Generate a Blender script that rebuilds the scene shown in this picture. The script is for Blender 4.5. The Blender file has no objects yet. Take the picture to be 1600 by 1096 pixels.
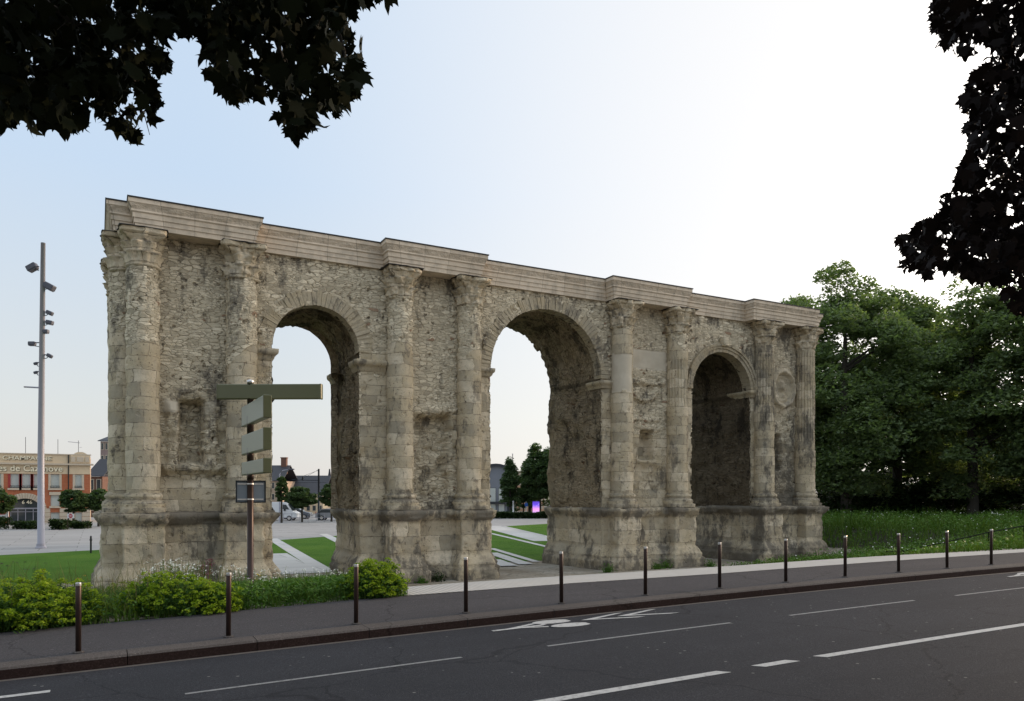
import bpy, bmesh, math, random
import numpy as np
from mathutils import Vector, noise, Matrix

# ------------------------------------------------------------------ camera, sky, sun, exposure
F, HY, CZ = 1200.0, 772.0, 3.4
RX, RY, FX, FY = .87998, -.47502, .47502, .87998
CX, CY = -0.87, -27.65
SC = bpy.context.scene
COL = SC.collection
cam_d = bpy.data.cameras.new('camera')
cam = bpy.data.objects.new('camera', cam_d)
COL.objects.link(cam)
cam.location = (CX, CY, CZ)
cam.rotation_euler = (math.pi/2, 0, -math.atan2(FX, FY))
cam_d.sensor_width = 36
cam_d.lens = 27.0
cam_d.shift_y = (HY-548)/1600
cam_d.clip_start = .1
cam_d.clip_end = 4000
SC.camera = cam

HAZE0, HAZE1, HAZE2, HAZE3 = (2.85, 2.7, 2.6), (2.75, 2.85, 2.85), (2.25, 2.76, 3.4), (4.2, 4.7, 5.2)
GLOW, SKYK = (4.25, 4.05, 3.85), .07
AUREOLE = (13.5, 12.6, 11.6)
SUN_EL, SUN_AZ = math.radians(11), math.radians(88)      # azimuth measured from +Y towards +X
world = bpy.data.worlds.new('World')
SC.world = world
world.use_nodes = True
wn = world.node_tree
bg = wn.nodes['Background']
sky = wn.nodes.new('ShaderNodeTexSky')
sky.sky_type = 'NISHITA'
sky.sun_disc = False
sky.sun_elevation = SUN_EL
sky.sun_rotation = SUN_AZ
sky.altitude = 50
sky.air_density = 1.0
sky.dust_density = 1.5
sky.ozone_density = 1.5
def wnode(typ, **p):
    nd = wn.nodes.new('ShaderNode'+typ)
    for k, v in p.items(): setattr(nd, k, v)
    return nd
sdir = Vector((math.sin(SUN_AZ)*math.cos(SUN_EL), math.cos(SUN_AZ)*math.cos(SUN_EL), math.sin(SUN_EL)))
wtc = wnode('TexCoord')                                     # direction in the world
wsep = wnode('SeparateXYZ'); wn.links.new(wtc.outputs['Generated'], wsep.inputs[0])
wrmp = wnode('ValToRGB'); wn.links.new(wsep.outputs[2], wrmp.inputs[0])     # hazy air: warm grey low down, pale blue above
for i, (p, c) in enumerate(((0.0, HAZE0), (.10, HAZE1), (.36, HAZE2), (.57, HAZE2), (1.0, HAZE3))):
    e = wrmp.color_ramp.elements[i] if i < 2 else wrmp.color_ramp.elements.new(p)
    e.position = p; e.color = (*c, 1)
wdot = wnode('VectorMath', operation='DOT_PRODUCT'); wn.links.new(wtc.outputs['Generated'], wdot.inputs[0]); wdot.inputs[1].default_value = sdir
wgl = wnode('MapRange', interpolation_type='SMOOTHSTEP'); wn.links.new(wdot.outputs['Value'], wgl.inputs[0])
wgl.inputs[1].default_value = .16; wgl.inputs[2].default_value = .98
wmix = wnode('Mix', data_type='RGBA'); wn.links.new(wgl.outputs[0], wmix.inputs[0])
wn.links.new(wrmp.outputs[0], wmix.inputs[6]); wmix.inputs[7].default_value = (*GLOW, 1)
wsk = wnode('VectorMath', operation='SCALE'); wn.links.new(sky.outputs[0], wsk.inputs[0]); wsk.inputs[3].default_value = SKYK
wadd = wnode('VectorMath', operation='ADD'); wn.links.new(wmix.outputs[2], wadd.inputs[0]); wn.links.new(wsk.outputs[0], wadd.inputs[1])
wau = wnode('MapRange', interpolation_type='SMOOTHSTEP'); wn.links.new(wdot.outputs['Value'], wau.inputs[0])
wau.inputs[1].default_value = .76; wau.inputs[2].default_value = 1.0
wac = wnode('VectorMath', operation='SCALE'); wac.inputs[0].default_value = AUREOLE; wn.links.new(wau.outputs[0], wac.inputs[3])
wad2 = wnode('VectorMath', operation='ADD'); wn.links.new(wadd.outputs[0], wad2.inputs[0]); wn.links.new(wac.outputs[0], wad2.inputs[1])
wn.links.new(wad2.outputs[0], bg.inputs[0])
bg.inputs[1].default_value = 0.15
sun_d = bpy.data.lights.new('sun', 'SUN')
sun_d.energy = 1.5
sun_d.angle = math.radians(2)
sun_d.color = (1, .70, .44)
sun = bpy.data.objects.new('sun', sun_d)
COL.objects.link(sun)
sun.rotation_euler = sdir.to_track_quat('Z', 'Y').to_euler()
sun.location = (20, -20, 40)
SC.view_settings.view_transform = 'Standard'
SC.view_settings.look = 'None'
SC.view_settings.exposure = .75
SC.view_settings.gamma = 1
SC.render.engine = 'CYCLES'
SC.cycles.max_bounces = 5
SC.cycles.diffuse_bounces = 3
SC.cycles.use_denoising = True

random.seed(7)
RNG = np.random.default_rng(7)
PI = math.pi

# ------------------------------------------------------------------ helpers
def onY(x, y, Y):
    a = (x-800)/F; dx = RX*a+FX; dy = RY*a+FY; t = (Y-CY)/dy
    return CX+dx*t, CZ+t*(HY-y)/F, t
def onZ(x, y, z):
    a = (x-800)/F; t = (CZ-z)*F/(y-HY)
    return CX+(RX*a+FX)*t, CY+(RY*a+FY)*t
def atT(x, y, t):
    a = (x-800)/F
    return CX+(RX*a+FX)*t, CY+(RY*a+FY)*t, CZ+t*(HY-y)/F
def project(p):
    dx, dy = p[0]-CX, p[1]-CY
    t = dx*FX+dy*FY; r = dx*RX+dy*RY
    return (800+F*r/t, HY-F*(p[2]-CZ)/t, t) if t > .05 else (0, 0, t)
def sst(a, b, v):
    t = min(1, max(0, (v-a)/(b-a))); return t*t*(3-2*t)
def nz(x, y, z, s=1.0): return noise.noise(Vector((x*s, y*s, z*s)))
def fr(x, y, z, s=1.0, o=4): return noise.fractal(Vector((x*s, y*s, z*s)), 1.0, 2.0, o)

def tag(o, label=None, cat=None, group=None, kind=None):
    if label: o['label'] = label
    if cat: o['category'] = cat
    if group: o['group'] = group
    if kind: o['kind'] = kind
    return o
def empty(name, loc=(0, 0, 0), rz=0):
    o = bpy.data.objects.new(name, None); COL.objects.link(o)
    o.location = loc; o.rotation_euler = (0, 0, rz); o.empty_display_size = .2
    return o
def copy_tree(o, parent=None):
    c = o.copy(); COL.objects.link(c)
    if parent is not None: c.parent = parent
    for ch in list(o.children): copy_tree(ch, c)
    return c

class MB:
    """collects vertices and faces of one mesh object"""
    def __init__(s):
        s.v, s.f, s.uv, s.m = [], [], [], []
        s.at = {}
        s.mi = 0
    def add(s, verts, faces, uvs=None, **at):
        b = len(s.v); s.v.extend(verts)
        s.uv.extend(uvs if uvs is not None else [(v[0]+v[1], v[2]) for v in verts])
        for k in set(list(s.at)+list(at)):
            l = s.at.setdefault(k, [0.0]*b)
            a = at.get(k, 0.0)
            l.extend(a if isinstance(a, (list, tuple)) else [a]*len(verts))
        for f in faces:
            s.f.append(tuple(i+b for i in f)); s.m.append(s.mi)
        return s
    def grid(s, rows, uvs=None, close=False, flip=False, **at):
        nr, nc = len(rows), len(rows[0])
        vs = [p for r in rows for p in r]
        fs = []
        for i in range(nr-1):
            for j in range(nc-1 if not close else nc):
                k = (j+1) % nc
                q = (i*nc+j, i*nc+k, (i+1)*nc+k, (i+1)*nc+j)
                fs.append(q[::-1] if flip else q)
        us = [p for r in uvs for p in r] if uvs else None
        at = {k: ([p for r in a for p in r] if isinstance(a, list) and a and isinstance(a[0], list) else a) for k, a in at.items()}
        return s.add(vs, fs, us, **at)
    def box(s, x0, x1, y0, y1, z0, z1, M=None, bev=0):
        vs = [(x0, y0, z0), (x1, y0, z0), (x1, y1, z0), (x0, y1, z0), (x0, y0, z1), (x1, y0, z1), (x1, y1, z1), (x0, y1, z1)]
        fs = [(0, 3, 2, 1), (4, 5, 6, 7), (0, 1, 5, 4), (1, 2, 6, 5), (2, 3, 7, 6), (3, 0, 4, 7)]
        if bev:
            bm = bmesh.new(); bv = [bm.verts.new(v) for v in vs]
            for f in fs: bm.faces.new([bv[i] for i in f])
            bmesh.ops.bevel(bm, geom=bm.edges[:], offset=bev, segments=2, affect='EDGES', profile=.5)
            bm.verts.index_update()
            vs = [tuple(v.co) for v in bm.verts]; fs = [[v.index for v in f.verts] for f in bm.faces]
            bm.free()
        if M is not None: vs = [tuple(M @ Vector(v)) for v in vs]
        return s.add(vs, fs)
    def tube(s, pts, rads, n=10, cap=True):
        pts = [Vector(p) for p in pts]; rings = []
        for i, p in enumerate(pts):
            d = (pts[min(i+1, len(pts)-1)]-pts[max(i-1, 0)]).normalized()
            up = Vector((0, 0, 1)) if abs(d.z) < .95 else Vector((1, 0, 0))
            a = d.cross(up).normalized(); b = a.cross(d).normalized()
            r = rads[i] if isinstance(rads, (list, tuple)) else rads
            rings.append([tuple(p+(a*math.cos(2*PI*k/n)+b*math.sin(2*PI*k/n))*r) for k in range(n)])
        b0 = len(s.v)
        s.grid(rings, close=True)
        if cap:
            s.add([], [tuple(range(b0, b0+n))[::1]], []) if False else None
            s.f.append(tuple(range(b0, b0+n))); s.m.append(s.mi)
            e = b0+(len(rings)-1)*n
            s.f.append(tuple(range(e+n-1, e-1, -1))); s.m.append(s.mi)
        return s
    def lathe(s, prof, c=(0, 0), n=24, M=None):
        rings = [[(c[0]+r*math.cos(2*PI*k/n), c[1]+r*math.sin(2*PI*k/n), z) for k in range(n)] for r, z in prof]
        if M is not None: rings = [[tuple(M @ Vector(p)) for p in r] for r in rings]
        b0 = len(s.v)
        s.grid(rings, close=True)
        s.f.append(tuple(range(b0+n-1, b0-1, -1))); s.m.append(s.mi)
        e = b0+(len(rings)-1)*n
        s.f.append(tuple(range(e, e+n))); s.m.append(s.mi)
        return s
    def poly(s, pts, th=None, M=None):
        """flat polygon, optionally extruded by vector th"""
        n = len(pts)
        if M is not None: pts = [tuple(M @ Vector(p)) for p in pts]
        if th is None: return s.add(pts, [tuple(range(n))])
        if M is not None: th = M.to_3x3() @ Vector(th)
        q = [tuple(Vector(p)+Vector(th)) for p in pts]
        fs = [tuple(range(n-1, -1, -1)), tuple(range(n, 2*n))]+[(i, (i+1) % n, n+(i+1) % n, n+i) for i in range(n)]
        return s.add(list(pts)+q, fs)
    def build(s, name, mat, parent=None, smooth=False):
        me = bpy.data.meshes.new(name)
        me.from_pydata(s.v, [], s.f)
        ul = me.uv_layers.new(name='UVMap')
        li = np.empty(len(me.loops), dtype=np.int32); me.loops.foreach_get('vertex_index', li)
        ul.data.foreach_set('uv', np.asarray(s.uv, dtype=np.float32)[li].ravel())
        for k, a in s.at.items():
            me.attributes.new(k, 'FLOAT', 'POINT').data.foreach_set('value', np.asarray(a, dtype=np.float32))
        for m in (mat if isinstance(mat, (list, tuple)) else [mat]): me.materials.append(m)
        if any(s.m): me.polygons.foreach_set('material_index', np.asarray(s.m, dtype=np.int32))
        if smooth: me.polygons.foreach_set('use_smooth', np.ones(len(me.polygons), dtype=bool))
        me.update()
        o = bpy.data.objects.new(name, me); COL.objects.link(o)
        if parent is not None: o.parent = parent
        return o

def np_mesh(name, V, Fq, mat, parent=None, smooth=False, attr=None):
    """fast mesh from arrays; every face has the same corner count"""
    me = bpy.data.meshes.new(name)
    n, k = Fq.shape
    me.vertices.add(len(V)); me.vertices.foreach_set('co', V.astype(np.float32).ravel())
    me.loops.add(n*k); me.loops.foreach_set('vertex_index', Fq.astype(np.int32).ravel())
    me.polygons.add(n); me.polygons.foreach_set('loop_start', np.arange(0, n*k, k, dtype=np.int32))
    if smooth: me.polygons.foreach_set('use_smooth', np.ones(n, dtype=bool))
    me.update(calc_edges=True)
    if attr is not None:
        me.attributes.new('tone', 'FLOAT', 'POINT').data.foreach_set('value', attr.astype(np.float32))
    me.materials.append(mat)
    o = bpy.data.objects.new(name, me); COL.objects.link(o)
    if parent is not None: o.parent = parent
    return o

def rand_basis(n, up_bias=.4, rng=RNG):
    nrm = rng.normal(size=(n, 3)); nrm[:, 2] = np.abs(nrm[:, 2])+up_bias
    nrm /= np.linalg.norm(nrm, axis=1)[:, None]
    t = rng.normal(size=(n, 3)); t -= nrm*(t*nrm).sum(1)[:, None]
    t /= np.linalg.norm(t, axis=1)[:, None]
    return nrm, t, np.cross(nrm, t)
def leaf_quads(C, size, up_bias=.4, aspect=.5, rng=RNG, bend=.15):
    """one pointed four-corner leaf per centre"""
    n = len(C); N, T, B = rand_basis(n, up_bias, rng)
    s = (size*rng.uniform(.65, 1.35, n))[:, None]
    V = np.stack([C-T*s*.5, C+B*s*.5*aspect-N*s*bend, C+T*s*.5, C-B*s*.5*aspect-N*s*bend], 1).reshape(-1, 3)
    return V, np.arange(4*n).reshape(n, 4)

# ------------------------------------------------------------------ materials
class NT:
    def __init__(s, name):
        s.mat = bpy.data.materials.new(name); s.mat.use_nodes = True
        s.t = s.mat.node_tree; s.p = s.t.nodes['Principled BSDF']; s.out = s.t.nodes['Material Output']
    def n(s, typ, ins=None, out=0, **props):
        nd = s.t.nodes.new('ShaderNode'+typ)
        for k, v in props.items(): setattr(nd, k, v)
        for k, v in (ins or {}).items():
            sk = nd.inputs[k]
            if isinstance(v, bpy.types.NodeSocket): s.t.links.new(v, sk)
            else: sk.default_value = v
        return nd.outputs[out]
    def m(s, op, a, b=0.0, c=0.0, clamp=False):
        return s.n('Math', {0: a, 1: b, 2: c}, operation=op, use_clamp=clamp)
    def noise(s, vec, scale, detail=4, rough=.55, out=0):
        return s.n('TexNoise', {'Vector': vec, 'Scale': scale, 'Detail': detail, 'Roughness': rough}, out=out)
    def ramp(s, f, stops):
        nd = s.t.nodes.new('ShaderNodeValToRGB'); s.t.links.new(f, nd.inputs[0])
        e = nd.color_ramp.elements
        while len(e) < len(stops): e.new(.5)
        for el, (p, c) in zip(e, stops):
            el.position = p; el.color = (*c, 1) if len(c) == 3 else c
        return nd.outputs[0]
    def mix(s, f, a, b, mode='MIX'):
        nd = s.t.nodes.new('ShaderNodeMix'); nd.data_type = 'RGBA'; nd.blend_type = mode; nd.clamp_factor = True
        for sk, v in ((nd.inputs[0], f), (nd.inputs[6], a), (nd.inputs[7], b)):
            if isinstance(v, bpy.types.NodeSocket): s.t.links.new(v, sk)
            else: sk.default_value = v if isinstance(v, float) else (*v, 1)
        return nd.outputs[2]
    def rng(s, v, a, b, c=0.0, d=1.0):
        return s.n('MapRange', {'Value': v, 1: a, 2: b, 3: c, 4: d}, interpolation_type='SMOOTHSTEP')
    def pos(s): return s.n('NewGeometry')
    def attr(s, name): return s.n('Attribute', attribute_name=name, out=2)
    def vmul(s, v, xyz): return s.n('VectorMath', {0: v, 1: xyz}, operation='MULTIPLY')
    def vadd(s, a, b): return s.n('VectorMath', {0: a, 1: b}, operation='ADD')
    def bump(s, h, dist=.02, strength=1.0):
        s.t.links.new(s.n('Bump', {'Height': h, 'Distance': dist, 'Strength': strength}), s.p.inputs['Normal'])
    def set(s, color=None, rough=None, spec=None, metal=None):
        for k, v in (('Base Color', color), ('Roughness', rough), ('Specular IOR Level', spec), ('Metallic', metal)):
            if v is None: continue
            if isinstance(v, bpy.types.NodeSocket): s.t.links.new(v, s.p.inputs[k])
            else: s.p.inputs[k].default_value = (*v, 1) if isinstance(v, tuple) else v
        return s

def simple(name, col, rough=.6, metal=0.0, var=.12, scale=6, spec=.3):
    """plain surface with a little procedural unevenness"""
    t = NT(name)
    f = t.noise(t.pos(), scale, 5)
    c = t.mix(f, tuple(x*(1-var) for x in col), tuple(min(1, x*(1+var)) for x in col))
    t.set(c, rough, spec, metal)
    return t.mat

def masonry(name, dark=1.0, tint=(1, 1, 1), disp=1.0, warm=.0, row=.40, width=.78):
    """weathered masonry: attribute ash 0 = rubble, 1 = dressed blocks; dirt = black crust with some painted shade; plas = smooth repair"""
    t = NT(name)
    P = t.pos(); uv = t.n('UVMap', uv_map='UVMap')
    ash0 = t.attr('ash'); dirt_shade0 = t.attr('dirt'); plas = t.attr('plas')
    n1 = t.noise(P, 1.1, 5, .6); n2 = t.noise(P, 5.5, 6, .65); n3 = t.noise(P, 28, 4, .6)
    ncol = t.noise(P, 4.0, 3, out=1)
    off = t.vmul(t.vadd(ncol, (-.5, -.5, -.5)), (.17, .10, 0))
    def vor(sc, out=0, **k):
        return t.n('TexVoronoi', {'Vector': t.vmul(t.vadd(uv, off), sc), 'Scale': 1.0, 'Randomness': .9}, out=out, voronoi_dimensions='2D', **k)
    big = t.rng(t.noise(P, .8, 4, .6), .46, .54)
    vcol = t.mix(big, vor((3.1, 7.6, 1), 1), vor((5.4, 12.5, 1), 1))
    ved = t.n('Mix', {0: big, 2: vor((3.1, 7.6, 1), feature='DISTANCE_TO_EDGE'), 3: vor((5.4, 12.5, 1), feature='DISTANCE_TO_EDGE')})
    rnd = t.n('SeparateColor', {0: vcol}, out=0); rnd2 = t.n('SeparateColor', {0: vcol}, out=1)
    stone = t.rng(ved, .015, .11)
    ncol2 = t.noise(P, 1.1, 2, out=1)
    off2 = t.vadd(t.vmul(t.vadd(ncol, (-.5, -.5, -.5)), (.09, .07, 0)), t.vmul(t.vadd(ncol2, (-.5, -.5, -.5)), (.5, .10, 0)))
    uvb = t.vadd(uv, off2)
    def brick(out):
        return t.n('TexBrick', {'Vector': uvb, 'Color1': (0, 0, 0, 1), 'Color2': (1, 1, 1, 1), 'Mortar': (.5, .5, .5, 1), 'Scale': 1.0,
                   'Mortar Size': .009, 'Mortar Smooth': .35, 'Bias': 0.0, 'Brick Width': width, 'Row Height': row}, out=out,
                   offset=.43, squash=.72, squash_frequency=3)
    bt = t.n('SeparateColor', {0: brick(0)}, out=0); joint = brick(1)
    # --- rubble colour
    rub = t.ramp(rnd, [(0, (.25, .225, .175)), (.25, (.45, .41, .325)), (.7, (.55, .505, .405)), (1, (.72, .67, .555))])
    rub = t.mix(t.m('GREATER_THAN', rnd2, .986), rub, (.20, .105, .06))
    rub = t.mix(t.m('MULTIPLY', n2, .6), rub, (.45, .415, .34))
    mort = t.mix(n2, (.34, .30, .235), (.56, .515, .42))
    crack = t.rng(t.noise(P, 3.4, 6, .75), .5, .64)
    mort = t.mix(t.m('MULTIPLY', crack, .7), mort, (.145, .125, .098))
    rub = t.mix(stone, mort, rub)
    # --- dressed block colour
    ab = t.ramp(bt, [(0, (.28, .26, .215)), (.3, (.375, .34, .27)), (.65, (.45, .405, .32)), (1, (.56, .515, .43))])
    ab = t.mix(t.rng(n1, .35, .7, 0., .55), ab, (.37, .31, .205))
    ab = t.mix(t.m('MULTIPLY', t.rng(n2, .45, .75), .45), ab, (.25, .235, .20))
    ab = t.mix(t.m('MULTIPLY', joint, t.rng(n2, .38, .6, .05, .95)), ab, (.10, .085, .068))
    ashm = t.rng(t.m('ADD', ash0, t.m('MULTIPLY', t.m('SUBTRACT', t.noise(P, 1.6, 5, .65), .5), 1.3)), .44, .56)
    col = t.mix(ashm, rub, ab)
    # --- pits, holes, weather crust
    pit = t.n('TexVoronoi', {'Vector': t.vadd(P, t.vmul(ncol, (.25, .25, .25))), 'Scale': 2.9, 'Randomness': 1.0})
    pitm = t.m('MULTIPLY', t.rng(pit, .24, .12), t.m('SUBTRACT', 1.0, t.m('MULTIPLY', ashm, .6)))
    fine = t.n('TexVoronoi', {'Vector': P, 'Scale': 9.0, 'Randomness': 1.0})
    pitf = t.m('MULTIPLY', t.rng(fine, .25, .12), t.rng(n1, .42, .62))
    col = t.mix(t.m('MULTIPLY', pitm, t.rng(t.noise(P, .7, 4, .6), .40, .62, .12, .85)), col, (.085, .07, .055))
    col = t.mix(t.m('MULTIPLY', pitf, .7), col, (.08, .068, .055))
    crust = t.m('MULTIPLY', t.rng(t.noise(t.vmul(P, (1.3, 1.3, .55)), 1.0, 7, .72), .47, .66), .62)
    dm = t.rng(t.m('ADD', t.m('ADD', dirt_shade0, crust), t.m('MULTIPLY', t.m('SUBTRACT', n2, .5), .7)), .30, .95)
    col = t.mix(t.m('MULTIPLY', dm, .85), col, (.085, .08, .073))
    col = t.mix(t.m('MULTIPLY', t.rng(n3, .5, .75), .42), col, (.17, .152, .125))
    col = t.mix(plas, col, t.mix(n2, (.40, .375, .32), (.47, .44, .385)))
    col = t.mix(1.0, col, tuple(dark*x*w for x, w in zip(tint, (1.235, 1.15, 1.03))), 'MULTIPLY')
    t.set(col, .92, .15)
    hr = t.m('ADD', t.m('MULTIPLY', stone, t.m('ADD', .022, t.m('MULTIPLY', rnd, .045))), t.m('MULTIPLY', n2, .02))
    ha = t.m('ADD', t.m('MULTIPLY', joint, -.022), t.m('MULTIPLY', bt, .022))
    ha = t.m('ADD', ha, t.m('MULTIPLY', n2, .03))
    h = t.m('ADD', t.m('MULTIPLY', hr, t.m('SUBTRACT', 1.0, ashm)), t.m('MULTIPLY', ha, ashm))
    h = t.m('SUBTRACT', h, t.m('MULTIPLY', pitm, .07))
    h = t.m('SUBTRACT', h, t.m('MULTIPLY', pitf, .025))
    h = t.m('ADD', h, t.m('MULTIPLY', n3, .010))
    h = t.m('MULTIPLY', h, t.m('SUBTRACT', 1.0, plas))
    dn = t.n('Displacement', {'Height': h, 'Midlevel': .03, 'Scale': disp})
    t.t.links.new(dn, t.out.inputs['Displacement'])
    t.mat.displacement_method = 'BOTH'
    return t.mat

def new_stone(name):
    t = NT(name); P = t.pos(); uv = t.n('UVMap', uv_map='UVMap')
    b = lambda o: t.n('TexBrick', {'Vector': uv, 'Color1': (.62, .51, .385, 1), 'Color2': (.74, .62, .48, 1), 'Mortar': (.27, .225, .17, 1), 'Scale': 1.0,
                      'Mortar Size': .006, 'Mortar Smooth': .1, 'Bias': 0.0, 'Brick Width': 1.05, 'Row Height': 3.0}, out=o, offset=.5)
    n = t.noise(P, 3, 6, .65)
    c = t.mix(t.m('MULTIPLY', t.rng(n, .4, .75), .5), b(0), (.30, .265, .21))
    st = t.noise(t.vmul(P, (2.2, 2.2, .3)), 1.0, 6, .6)
    c = t.mix(t.m('MULTIPLY', t.rng(st, .52, .75), .4), c, (.20, .175, .14))
    t.set(c, .85, .2)
    rough = t.attr('ash')
    hh = t.m('ADD', t.m('MULTIPLY', t.noise(P, 9, 6, .7), t.m('ADD', .25, t.m('MULTIPLY', rough, 1.6))), t.m('MULTIPLY', b(1), -.4))
    t.bump(hh, .035)
    return t.mat

def brickwork(name, c1, c2, mortar, sc=1.0):
    t = NT(name); uv = t.n('UVMap', uv_map='UVMap')
    c = t.n('TexBrick', {'Vector': uv, 'Color1': (*c1, 1), 'Color2': (*c2, 1), 'Mortar': (*mortar, 1), 'Scale': sc, 'Mortar Size': .012,
            'Brick Width': .24, 'Row Height': .075, 'Mortar Smooth': .2})
    c = t.mix(t.m('MULTIPLY', t.noise(t.pos(), .8, 5), .4), c, tuple(x*.7 for x in c1))
    t.set(c, .85, .2)
    return t.mat

def asphalt(name, base, fleck=.5, spec=.08):
    t = NT(name); P = t.pos()
    fine = t.noise(P, 42, 4, .8); mid = t.noise(P, 11, 4, .7); big = t.noise(P, .45, 6, .65)
    streak = t.noise(t.vmul(P, (.12, 1.5, 1)), 1.0, 5, .6)
    c = t.mix(t.rng(big, .35, .65), tuple(x*.78 for x in base), tuple(x*1.18 for x in base))
    c = t.mix(t.m('MULTIPLY', t.rng(streak, .42, .66), .45), c, tuple(x*1.5 for x in base))
    c = t.mix(t.rng(mid, .42, .72, 0., .35), c, tuple(x*1.7 for x in base))
    c = t.mix(t.rng(fine, .42, .66, 0., .8), tuple(x*.62 for x in base), c)
    c = t.mix(t.rng(fine, .60, .76, 0., .8), c, tuple(x*2.6 for x in base))
    sp = t.n('TexVoronoi', {'Vector': P, 'Scale': 3.2, 'Randomness': 1.0}); sp2 = t.n('TexVoronoi', {'Vector': P, 'Scale': 9.0, 'Randomness': 1.0})
    c = t.mix(t.m('MULTIPLY', t.rng(sp, .085, .05), fleck), c, (.24, .23, .22))
    c = t.mix(t.m('MULTIPLY', t.rng(sp2, .09, .05), fleck*.6), c, (.15, .145, .14))
    ck = t.n('TexVoronoi', {'Vector': t.vadd(P, t.vmul(t.noise(P, 1.3, 4, out=1), (.9, .9, 0))), 'Scale': .22}, feature='DISTANCE_TO_EDGE')
    c = t.mix(t.m('MULTIPLY', t.rng(ck, .006, .002), .55), c, tuple(x*.35 for x in base))
    t.set(c, .9, spec)
    t.bump(fine, .008)
    return t.mat

def paint_mat(name, col, worn=.5):
    t = NT(name); P = t.pos()
    w = t.rng(t.noise(P, 14, 6, .7), .48, .68)
    c = t.mix(t.m('MULTIPLY', w, worn), col, (.08, .078, .078))
    c = t.mix(t.m('MULTIPLY', t.noise(P, 70, 2), .3), c, tuple(x*.6 for x in col))
    t.set(c, .7, .3)
    return t.mat

def foliage(name, cols, trans=.25, rough=.6, nscale=.5, spec=.2):
    """leaf surface: colour changes per leaf and per clump"""
    t = NT(name)
    isl = t.n('NewGeometry', out=8)
    c = t.ramp(isl, [(i/(len(cols)-1), q) for i, q in enumerate(cols)])
    n = t.noise(t.pos(), nscale, 3)
    c = t.mix(t.m('MULTIPLY', n, .55), c, tuple(x*.6 for x in cols[0]))
    t.set(c, rough, spec)
    tr = t.n('BsdfTranslucent', {0: t.mix(1.0, c, (1.3, 1.5, .7), 'MULTIPLY')})
    ms = t.n('MixShader', {0: trans, 1: t.p.outputs[0], 2: tr})
    t.t.links.new(ms, t.out.inputs[0])
    return t.mat

M_wall = masonry('weathered_masonry')
M_ped = masonry('weathered_blocks', dark=.98, tint=(1.05, 1.05, 1.06), row=.62, width=1.15)
M_col = masonry('weathered_drums', disp=.8, row=.44, width=.8)
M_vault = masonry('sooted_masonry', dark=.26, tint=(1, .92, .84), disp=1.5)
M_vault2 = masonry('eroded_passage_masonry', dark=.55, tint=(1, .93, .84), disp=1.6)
M_ring = masonry('voussoir_stone', disp=.5, row=40, width=40)
M_new = new_stone('restored_limestone')
M_lead = simple('lead_flashing', (.035, .033, .032), .5, .3)
M_road = asphalt('road_asphalt', (.043, .045, .0515))
M_side = asphalt('pavement_asphalt', (.079, .074, .077), .3)
M_kerb = asphalt('kerb_granite', (.115, .10, .092), .2)
M_kerbf = asphalt('kerb_front_face', (.052, .032, .027), .1)  # darker, redder tone for the front face of the kerb
M_paint = paint_mat('road_paint', (.42, .415, .405), .6)
M_thin = paint_mat('worn_road_paint', (.21, .21, .21), .85)
M_steel = simple('brown_steel', (.055, .036, .030), .38, .55, .25, 3)
M_cap = simple('bare_steel', (.60, .58, .56), .3, .9)
M_trunk = simple('tree_bark', (.045, .038, .030), .9, 0, .4, 9)
M_soil = simple('soil', (.035, .030, .02), .95, 0, .4, 5)

def ground_mat():
    t = NT('trodden_ground'); P = t.pos()
    n = t.noise(P, .5, 7, .65); n2 = t.noise(P, 6, 5, .65)
    c = t.mix(t.rng(n, .35, .65), (.25, .205, .15), (.36, .325, .27))
    c = t.mix(t.rng(n2, .45, .75, 0., .7), c, (.17, .145, .11))
    v = t.n('TexVoronoi', {'Vector': P, 'Scale': 1.5}, feature='DISTANCE_TO_EDGE')
    c = t.mix(t.m('MULTIPLY', t.rng(v, .05, .02), .4), c, (.06, .06, .04))
    c = t.mix(t.rng(t.noise(P, 1.2, 5, .6), .6, .75, 0., .6), c, (.06, .08, .03))
    t.set(c, .95, .1); t.bump(n2, .03); return t.mat
M_ground = ground_mat()
def plaza_mat(name='plaza_concrete', a=(.29, .28, .27), b=(.37, .36, .35)):
    t = NT(name); P = t.pos()
    n = t.noise(t.vmul(P, (.12, .6, 1)), 1.0, 6, .6)
    c = t.mix(n, a, b)
    c = t.mix(t.m('MULTIPLY', t.noise(P, 9, 4), .3), c, tuple(x*.7 for x in a))
    br = t.n('TexBrick', {'Vector': P, 'Color1': (1, 1, 1, 1), 'Color2': (.86, .86, .86, 1), 'Mortar': (.55, .54, .52, 1), 'Scale': 1.0, 'Mortar Size': .03, 'Brick Width': 4.0, 'Row Height': 2.0})
    c = t.mix(1.0, c, br, 'MULTIPLY')
    t.set(c, .8, .2); return t.mat
M_plaza = plaza_mat()
M_strip = plaza_mat('white_stone', (.47, .46, .44), (.56, .55, .53))
def tactile_mat():
    t = NT('white_paving'); P = t.pos()
    uv = t.n('UVMap', uv_map='UVMap')
    w = t.n('TexWave', {'Vector': uv, 'Scale': 2.6, 'Distortion': .0}, bands_direction='X')
    c = t.mix(t.noise(P, 2.5, 6, .65), (.36, .34, .31), (.45, .425, .395))
    c = t.mix(t.m('MULTIPLY', t.rng(w, .55, .9), .30), c, (.25, .235, .215))
    t.set(c, .8, .2); t.bump(w, .01); return t.mat
M_tact = tactile_mat()
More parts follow.
